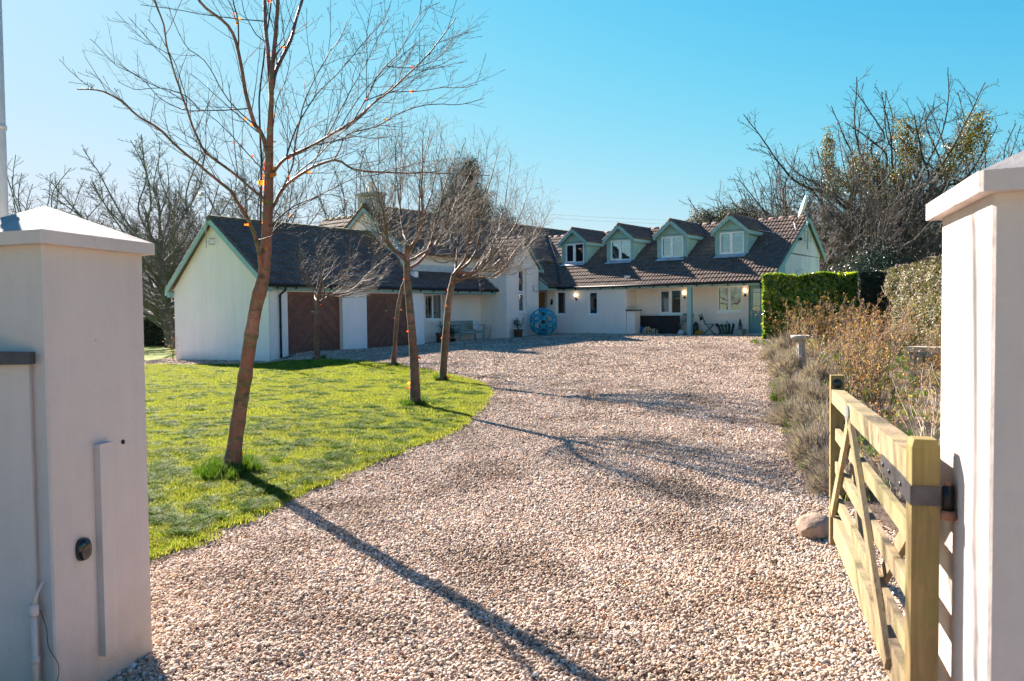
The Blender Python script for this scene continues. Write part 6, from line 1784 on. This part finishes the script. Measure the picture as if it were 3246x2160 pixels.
# manhole edge in the gravel
# ---- wall lamps
def lamp(a, b_, z, label):
    root = empty('wall_lamp', at(a, b_, z), label, 'wall lamp', 'wall lamps on the courtyard front', rz=HROT)
    b = MB(); b.tube([(0, 0, -.14), (-.02, 0, -.14)], [.055, .05], 14); b.tube(curve3([(-.02, 0, -.14), (-.07, 0, -.15), (-.10, 0, -.10), (-.105, 0, -.04)], .02), .010, 7); b.lathe([(.012, -.05), (.04, -.04), (.045, -.02), (.03, -.015)], 14, (-.105, 0, 0)); b.build('bracket', M['black_metal'], root)
    b = MB(); b.lathe([(.018, -.014), (.026, .02), (.034, .055), (.030, .10), (.012, .125)], 14, (-.105, 0, 0)); b.build('bulb', M['bulb'], root)
    b = MB()
    for i in range(6): t = i * 1.047; b.tube([(-.105 + .045 * math.cos(t), .045 * math.sin(t), -.02), (-.105 + .05 * math.cos(t), .05 * math.sin(t), .09)], .0025, 4)
    b.tube([(-.105 + .05 * math.cos(t), .05 * math.sin(t), .09) for t in np.linspace(0, 6.28, 16)], .003, 4); b.build('cage', M['black_metal'], root)
lamp(14.998, -2.22, 2.33, 'lit wall lamp between the two narrow windows')
lamp(15.998, -7.18, 2.33, 'lit wall lamp just left of the teal veranda post')
lamp(15.998, -9.90, 2.36, 'lit wall lamp between the right window and the garden door')
# bell and bracket
bl = empty('door_bell', at(14.99, -.84, 1.95), 'black iron door bell on the wall right of the entrance', 'bell', rz=HROT)
b = MB(); b.lathe([(.05, 0), (.042, .03), (.035, .07), (.012, .10)], 14, (-.07, 0, .02)); b.build('bell', M['black_metal'], bl)
b = MB(); b.box(-.012, 0, -.03, .03, .0, .28); b.tube(curve3([(0, 0, .25), (-.06, 0, .26), (-.09, 0, .20), (-.07, 0, .12)], .02), .010, 6); b.tube([(-.07, 0, .02), (-.07, .01, -.12)], .004, 5); b.box(-.03, -.005, -.05, .05, .06, .20); b.build('bracket', M['black_metal'], bl)
bk = empty('basket_hook', at(13.66, -.711, 2.60), 'black iron basket hook on the tower wall', 'hook', rz=HROT)
b = MB(); b.tube([(0, -.006, 0), (0, -.006, .26)], .012, 6); b.tube(curve3([(0, -.01, .06), (.06, -.05, -.02), (.15, -.10, -.04), (.20, -.16, .0), (.19, -.17, .03)], .02), .009, 6); b.tube(curve3([(0, -.01, .2), (.04, -.03, .22), (.03, -.03, .26)], .02), .007, 6); b.build('hook', M['black_metal'], bk)
# ---- dark stained board front of the store
sb = empty('log_store', at(15.72, -6.1), 'low dark stained board front under the veranda window', 'log store', rz=HROT)
b = MB()
for k in range(17): b.box(0, .025, -.98 + k * .1155, -.98 + k * .1155 + .108, -.05, .78)
b.box(-.01, -.0005, .28 - .98 + .0, .2 - .98, -.05, .0) if False else None
b.build('boards', M['dark_wood'], sb)
b = MB(); b.box(-.03, .06, -.99, 1.0, .782, .80); b.box(.026, .05, -.98, .98, .1, .16); b.build('top_rail', M['dark_wood'], sb)
# ---- logs, bag
rg = np.random.default_rng(77)
lgp = []
for row, (n, z) in enumerate(((9, .05), (8, .13), (6, .21), (3, .28))):
    for i in range(n): lgp.append((-5.42 - row * .05 - i * .095 - rg.uniform(0, .02), z + rg.normal(0, .012)))
first = None
for i, (y, z) in enumerate(lgp):
    if y < -6.25: continue
    rr = rg.uniform(.038, .052); L = rg.uniform(.22, .3)
    x0 = 15.42 + rg.uniform(-.06, .06); p = at(x0, y)
    lab = 'split log lying in the firewood heap before the dark boards'
    root = empty('log', (p[0], p[1], p[2] + z), lab, 'log', 'firewood heap by the dark boards', rz=HROT + rg.normal(0, .35)); root.rotation_euler[1] = rg.normal(0, .12)
    m = 7; an = np.sort(rg.uniform(0, 6.28, m)); b = MB()
    ring = [(rr * rg.uniform(.8, 1.15) * math.cos(t), rr * rg.uniform(.8, 1.15) * math.sin(t)) for t in np.linspace(0, 6.28, m, endpoint=False)]
    b.add([(0, u, v) for u, v in ring] + [(L, u, v) for u, v in ring], [(k, (k + 1) % m, m + (k + 1) % m, m + k) for k in range(m)] + [tuple(range(m, 2 * m))]); b.build('bark', M['log'], root)
    b = MB(); b.add([(-.001, u, v) for u, v in ring], [tuple(range(m))[::-1]]); b.build('cut_end', M['log_end'], root)
def bag():
    bm = bmesh.new(); bmesh.ops.create_icosphere(bm, subdivisions=4, radius=1)
    for v in bm.verts:
        x, y, z = v.co; c = 1 + .12 * math.sin(x * 7 + y * 5) * math.sin(z * 9) + .08 * math.sin(y * 13 + z * 6)
        top = max(0, z); v.co = Vector((x * .16 * c * (1 - .45 * top), y * .17 * c * (1 - .5 * top), z * .20 * c if z > -.5 else -.10))
    me = bpy.data.meshes.new('plastic_bag'); bm.to_mesh(me); bm.free(); me.materials.append(M['blue_bag'])
    for p in me.polygons: p.use_smooth = True
    o = bpy.data.objects.new('plastic_bag', me); COL.objects.link(o); p = at(15.42, -5.22 - .2); o.location = (p[0], p[1], p[2] + .14); tag(o, 'crumpled blue plastic bag between the low pier and the log heap', 'bag')
    o.location = at(15.60, -5.30)[:2] + (at(15.6, -5.3)[2] + .12,)
bag()
# ---- folding chairs
def chair(a, b_, rz, label, s=1.0):
    root = empty('folding_chair', at(a, b_), label, 'folding chair', 'green folding chairs on the veranda', rz=HROT + rz)
    # local: seat faces -x, width along y
    b = MB()
    for k in range(5): b.box(-.20 + k * .083, -.20 + k * .083 + .07, -.2, .2, .44, .455)
    b.box(-.2, .21, -.215, -.2005, .425, .46); b.box(-.2, .21, .2005, .215, .425, .46); b.build('seat', M['chair'], root)
    b = MB(); b.beam((.32, -.2, .86), (.32, .2, .86), .02, .07, up=(0, 0, 1)); b.beam((.22, -.2, .56), (.22, .2, .56), .02, .05)
    for k in range(7): y = -.15 + k * .05; b.beam((.224, y, .58), (.316, y, .83), .03, .010, up=(1, 0, 0))
    b.build('backrest', M['chair'], root)
    for y in (-.232, .232):
        b = MB(); b.beam((-.24, y, 0), (.33, y * .96, .89) if False else (.33, y, .89), .022, .035, up=(1, 0, 0)) if False else b.beam((-.22, y, 0), (.16, y, .46), .022, .035, up=(1, 0, .3)); b.beam((.16, y, .46), (.33, y, .89), .022, .035, up=(1, 0, .3)); b.build('leg', M['chair'], root)
        b = MB(); y2 = y * .86; b.beam((.26, y2, 0), (-.16, y2, .42), .022, .032, up=(1, 0, .3)); b.build('leg', M['chair'], root)
    b = MB(); b.beam((-.16, -.22, .06), (-.16, .22, .06), .02, .02); b.beam((.2, -.18, .06), (.2, .18, .06), .02, .02); b.build('stretcher', M['chair'], root)
    return root
chair(15.55, -8.52, .5 + math.pi * .5, 'green slatted folding chair seen from the side, right of the veranda post')
chair(15.62, -7.38, 0, 'green slatted folding chair facing out, half behind the veranda post')
# ---- veranda bits
hr = empty('hose', at(15.45, -8.08), 'coiled yellow cable on the veranda floor', 'cable coil', rz=HROT)
b = MB(); pts = [(.16 * (1 - .012 * i / 8) * math.cos(i * .35), .17 * math.sin(i * .35), .02 + .0011 * i + .01 * math.sin(i * 1.3)) for i in range(130)]; b.tube(pts, .012, 6); b.build('coil', M['yellow'], hr)
hr.name = 'cable_coil'
ct = empty('storage_crate', at(15.72, -7.82), 'dark grey ridged plastic container behind the veranda post', 'container', rz=HROT)
b = MB(); b.lathe([(.10, 0), (.12, .02), (.115, .3), (.10, .46), (.06, .52), (.02, .53)], 14, sx=.9); b.build('body', M['grey_box'] if 'grey_box' in M else M['gutter_gloss'], ct)
for z in (.15, .27, .39): b = MB(); b.lathe([(.119, 0), (.125, .008), (.125, .022), (.119, .03)], 14, (0, 0, z), sx=.9); b.build('rib', M['gutter'], ct)
cbx = empty('cable_box', at(15.99, -7.96, 1.28), 'black power box on the wall with a dangling orange lead', 'power box', rz=HROT)
b = MB(); b.box(-.06, 0, -.05, .05, -.08, .07); b.tube([(-.03, .04, .07), (-.05, .08, .11), (-.04, .09, .15)], .022, 8); b.build('box', M['gutter'], cbx)
b = MB(); b.tube(curve3([(-.03, 0, -.08), (-.05, .06, -.25), (-.06, .10, -.38), (-.12, .06, -.5), (-.3, -.0, -.62), (-.45, -.06, -.68)], .04), .006, 5); b.build('lead', M['yellow'], cbx)
sk = empty('socket_box', at(15.99, -8.72, .86), 'small pale socket box low on the wall behind the folding chair', 'socket', rz=HROT)
b = MB(); b.box(-.05, 0, -.055, .055, -.05, .05); b.build('box', M['grey_paint'], sk); b = MB(); b.box(-.054, -.0505, -.04, .04, -.03, .03); b.build('cover', M['upvc'], sk)
def boots():
    rk = empty('boot_rack', at(15.5, -9.32), 'black metal rack for upturned wellington boots', 'boot rack', rz=HROT)
    b = MB(); b.box(-.15, .15, -.27, .27, .0, .02); b.tube([(0, 0, 0), (0, 0, .52)], .012, 8); b.lathe([(.01, 0), (.03, .02), (.03, .045), (.01, .06)], 12, (0, 0, .52)); b.build('frame', M['black_metal'], rk)
    b = MB()
    for k in range(5): b.tube([(-.06, -.22 + k * .11, .02), (-.05, -.22 + k * .11, .3)], .006, 5)
    b.build('prongs', M['black_metal'], rk)
    for k, (y, mt, lab) in enumerate(((.24, 'rubber', 'outermost black boot on the left of the boot rack'), (.12, 'rubber_green', 'green boot with a pale sole, left one of the pale-soled pair'), (.01, 'rubber_green', 'green boot with a pale sole, right one of the pale-soled pair'), (-.10, 'rubber', 'dark navy boot just right of the rack knob'), (-.22, 'rubber', 'outermost dark boot on the right of the boot rack'))):
        p = at(15.42, -9.32 + y); o = empty('wellington_boot', (p[0], p[1], p[2] + .05), lab, 'boot', 'boots upturned on the boot rack', rz=HROT)
        b = MB(); tl = (.24 - abs(y)) * 0 + (y * .5)
        b.tube(curve3([(0, tl * .0, 0), (0, tl * .3, .15), (0, tl * .6, .27), (-.03, tl * .9, .34), (-.11, tl * 1.2, .35)], .03), [.058] * 1 + [.055] * 0 if False else .052, 10); b.build('shaft', M[mt], o)
        b = MB(); b.tube([(-.03, tl * .85, .37), (-.09, tl * 1.1, .385), (-.15, tl * 1.3, .35)], [.045, .05, .035], 10); b.build('foot', M[mt], o)
        b = MB(); b.tube([(-.045, tl * .85, .40), (-.10, tl * 1.1, .42), (-.155, tl * 1.3, .385)], [.030, .034, .024], 8); b.build('sole', M['sole' if 'pale' in lab else 'rubber'], o)
boots()
for k, (dy, lab) in enumerate(((.0, 'left dark shoe lying before the boot rack'), (-.16, 'right dark shoe lying before the boot rack'))):
    p = at(15.15, -8.95 + dy); b = MB(); b.tube([(-.12, 0, .03), (-.05, 0, .04), (.03, 0, .045), (.10, 0, .06)], [.025, .042, .04, .038], 10); o = b.build('shoe', M['rubber'], None); o.location = p; o.rotation_euler = (0, 0, HROT + .6 + dy); tag(o, lab, 'shoe', 'shoes on the veranda')
def conifer_pot():
    root = pot(15.5, -9.88, .24, .22, 'stone', 'square stone planter with a tiny conifer beside the garden door', 509, .1, n=4, square=True, style='one')
    q = np.random.default_rng(5); n = 1500; t = q.random(n) ** .8; an = q.uniform(0, 6.28, n); rad = .13 * (1 - t) * q.random(n) ** .5 + .01
    P = np.column_stack([rad * np.cos(an), rad * np.sin(an), .24 + t * .42]); V, F = leaves(P, np.column_stack([np.cos(an), np.sin(an), np.ones(n)]), .03, q, .5, .3)
    fast_mesh('foliage', V, F, M['conifer'], root)
conifer_pot()
bwl = empty('steel_bowl', at(15.3, -7.35), 'round grey kettle barbecue lid under the folding chair', 'bowl', rz=HROT)
b = MB(); b.lathe([(.14, 0), (.15, .05), (.13, .14), (.08, .2), (.02, .22)], 18); b.build('dome', M['grey_paint'], bwl); b = MB(); b.lathe([(.145, .0), (.158, .01), (.158, .025), (.15, .03)], 18, (0, 0, .02)); b.build('rim', M['steel'], bwl)
# ---- satellite dish, aerials, floodlight
ds = empty('satellite_dish', at(19.0, -11.45, 5.45), 'large pale satellite dish on a pole above the end gable', 'satellite dish', rz=HROT)
def dish():
    b = MB(); n = 24; R = .44; V = []; rings = 6
    for s in (0, .012):
        for i in range(rings + 1):
            for j in range(n):
                t = j * 2 * math.pi / n; r0 = R * i / rings; V.append((s + .16 * (r0 / R) ** 2, r0 * math.cos(t), r0 * math.sin(t) * 1.12))
    F = []
    for s in (0, 1):
        o = s * (rings + 1) * n
        for i in range(rings):
            for j in range(n): k = (j + 1) % n; F.append((o + i * n + j, o + i * n + k, o + (i + 1) * n + k, o + (i + 1) * n + j))
    b.add(V, F, True); d_ = b.build('reflector', M['upvc'], ds); d_.rotation_euler = (0, -.30, 2.02); d_.location = (-.05, .05, .55)
    b = MB(); b.tube([(0, 0, -1.25), (0, 0, .5)], .025, 10); b.tube([(0, 0, .45), (-.03, .04, .55)], .03, 8); b.build('pole', M['steel'], ds)
    b = MB(); b.tube([(-.15, .12, .15), (-.45, .5, .45)], .012, 6); b.box(-.50, -.42, .46, .54, .40, .50); b.build('feed_arm', M['steel'], ds)
    b = MB()
    for x0, x1, z0, z1 in ((-.42, .42, -.50, -.47), (-.42, .42, -.93, -.90), (-.42, -.39, -.899, -.501), (.02, .05, -.899, -.501), (.39, .42, -.899, -.501)): b.box(x0, x1, -.04, -.01, z0, z1)
    b.box(-.1, .1, .0, .06, -.06, .06); b.build('wall_frame', M['steel'], ds)
dish()
ar = empty('television_aerial', at(17.55, -11.6, 4.70), 'long many-toothed television aerial reaching over the roof by the end gable', 'aerial', rz=HROT)
b = MB(); b.tube([(.35, .25, .0), (-.2, 2.6, .52)], .010, 6)
for k in range(26): t = k / 26; x, y, z = .35 - .55 * t, .25 + 2.35 * t, .52 * t; b.tube([(x - .035, y, z - .035), (x + .035, y, z + .035)], .003, 4)
b.build('boom', M['steel'], ar)
b = MB()
for k in range(4): y = .2 + k * .05; z = -.30 + k * .2; b.tube([(.15, y, z), (.55, y, z + .02)], .006, 5); b.tube([(.15, y + .02, z + .07), (.55, y + .02, z + .09)], .006, 5)
b.tube([(.35, .1, -.35), (.35, .36, .55)], .010, 6); b.build('reflector', M['steel'], ar)
b = MB(); b.tube([(.35, .1, -.1), (.6, .35, -.15)], .018, 6); b.box(.3, .42, .02, .12, -.2, -.08); b.build('bracket', M['black_metal'], ar)
fl = empty('floodlight', at(18.3, -11.245, 3.2), 'small white security light on the end gable wall', 'floodlight', rz=HROT)
b = MB(); b.box(-.05, .05, -.05, 0, -.12, .08); b.build('base', M['upvc'], fl)
b = MB(); b.tube([(0, -.05, .02), (.06, -.15, .08)], .03, 10); b.lathe([(.02, 0), (.07, .02), (.08, .05), (.07, .055)], 14, (.12, -.2, .08)); b.build('head', M['upvc'], fl)
b = MB(); b.lathe([(.01, 0), (.035, .015), (.035, .04), (.02, .05)], 12, (-.0, -.08, -.13)); b.build('detector', M['upvc'], fl)
ga = empty('gable_aerial', at(-.10, 3.25, 4.55), 'thin aerial mast with a grey drum on the garage gable peak', 'aerial', rz=HROT)
b = MB(); b.tube([(-.16, .04, -.55), (-.16, .04, 1.55)], .018, 8); b.build('mast', M['steel'], ga)
b = MB(); b.tube([(-.16, .20, 1.35), (-.16, .38, 1.35)], [.07, .07], 12); b.tube([(-.16, .04, 1.35), (-.16, .20, 1.35)], .012, 6); b.build('drum', M['grey_paint'], ga)
b = MB(); b.box(-.15, .08, -.10, -.06, -.25, -.21); b.box(-.15, .08, -.10, -.06, -.45, -.41); b.box(-.18, -.13, -.16, .14, -.36, -.32); b.build('bracket', M['steel'], ga)
# ---- overhead wires far behind
def wires():
    for k, (y0, y1) in enumerate(((668, 700), (680, 712))):
        a = at_depth(1500, y0 - 7, 75); c = at_depth(2400, y1 + 4, 85); t = np.linspace(0, 1, 30)[:, None]; P = a * (1 - t) + c * t; P[:, 2] -= 1.0 * (4 * t[:, 0] * (1 - t[:, 0])) * .3
        b = MB(); b.tube(P, .014, 5); o = b.build('overhead_wire', M['grey_paint'], None); tag(o, ('upper' if k == 0 else 'lower') + ' of the two overhead wires crossing the sky behind the dormers', 'wire', 'overhead wires')
wires()
# ---- plank by the garage corner and dead climber at the far gable corner
pk = MB(); pk.beam((0, 0, 0), (.55, .1, .06), .12, .05); o = pk.build('stone_slab', M['slate'], None); o.location = at(.25, -.42); o.location[2] += .03; o.rotation_euler = (0, 0, HROT); tag(o, 'dark slab at the foot of the garage downpipe', 'slab')
pot_c = Wood(88)
for i in range(7):
    p = pot_c.wander((0, 0, 0), (pot_c.r.normal(0, .15), pot_c.r.normal(0, .15), 1), pot_c.r.uniform(.8, 2.6), .12, .10, .02); pot_c.limb(p, .008, .003); pot_c.twigs(p, np.full(len(p), .005), .2, .35, 2, .2, (.5, 1.1), .02, .2, .06, .003)
V, F = pot_c.mesh(pot_c.thin, 3); cl_ = empty('dead_climber', at(-.14, 6.0), 'dry brown climber at the far corner of the garage gable', 'climber'); fast_mesh('stems', V, F, M['rose_stem'], cl_, True)
P = np.array([x[0][-1] for x in pot_c.br]); P = P[P[:, 2] < .9][:60]
if len(P): V, F = leaves(P, np.tile([0, 0, 1.], (len(P), 1)), .05, pot_c.r, 1.2, .5); fast_mesh('leaves', V, F, M['rose_leaf'], cl_)
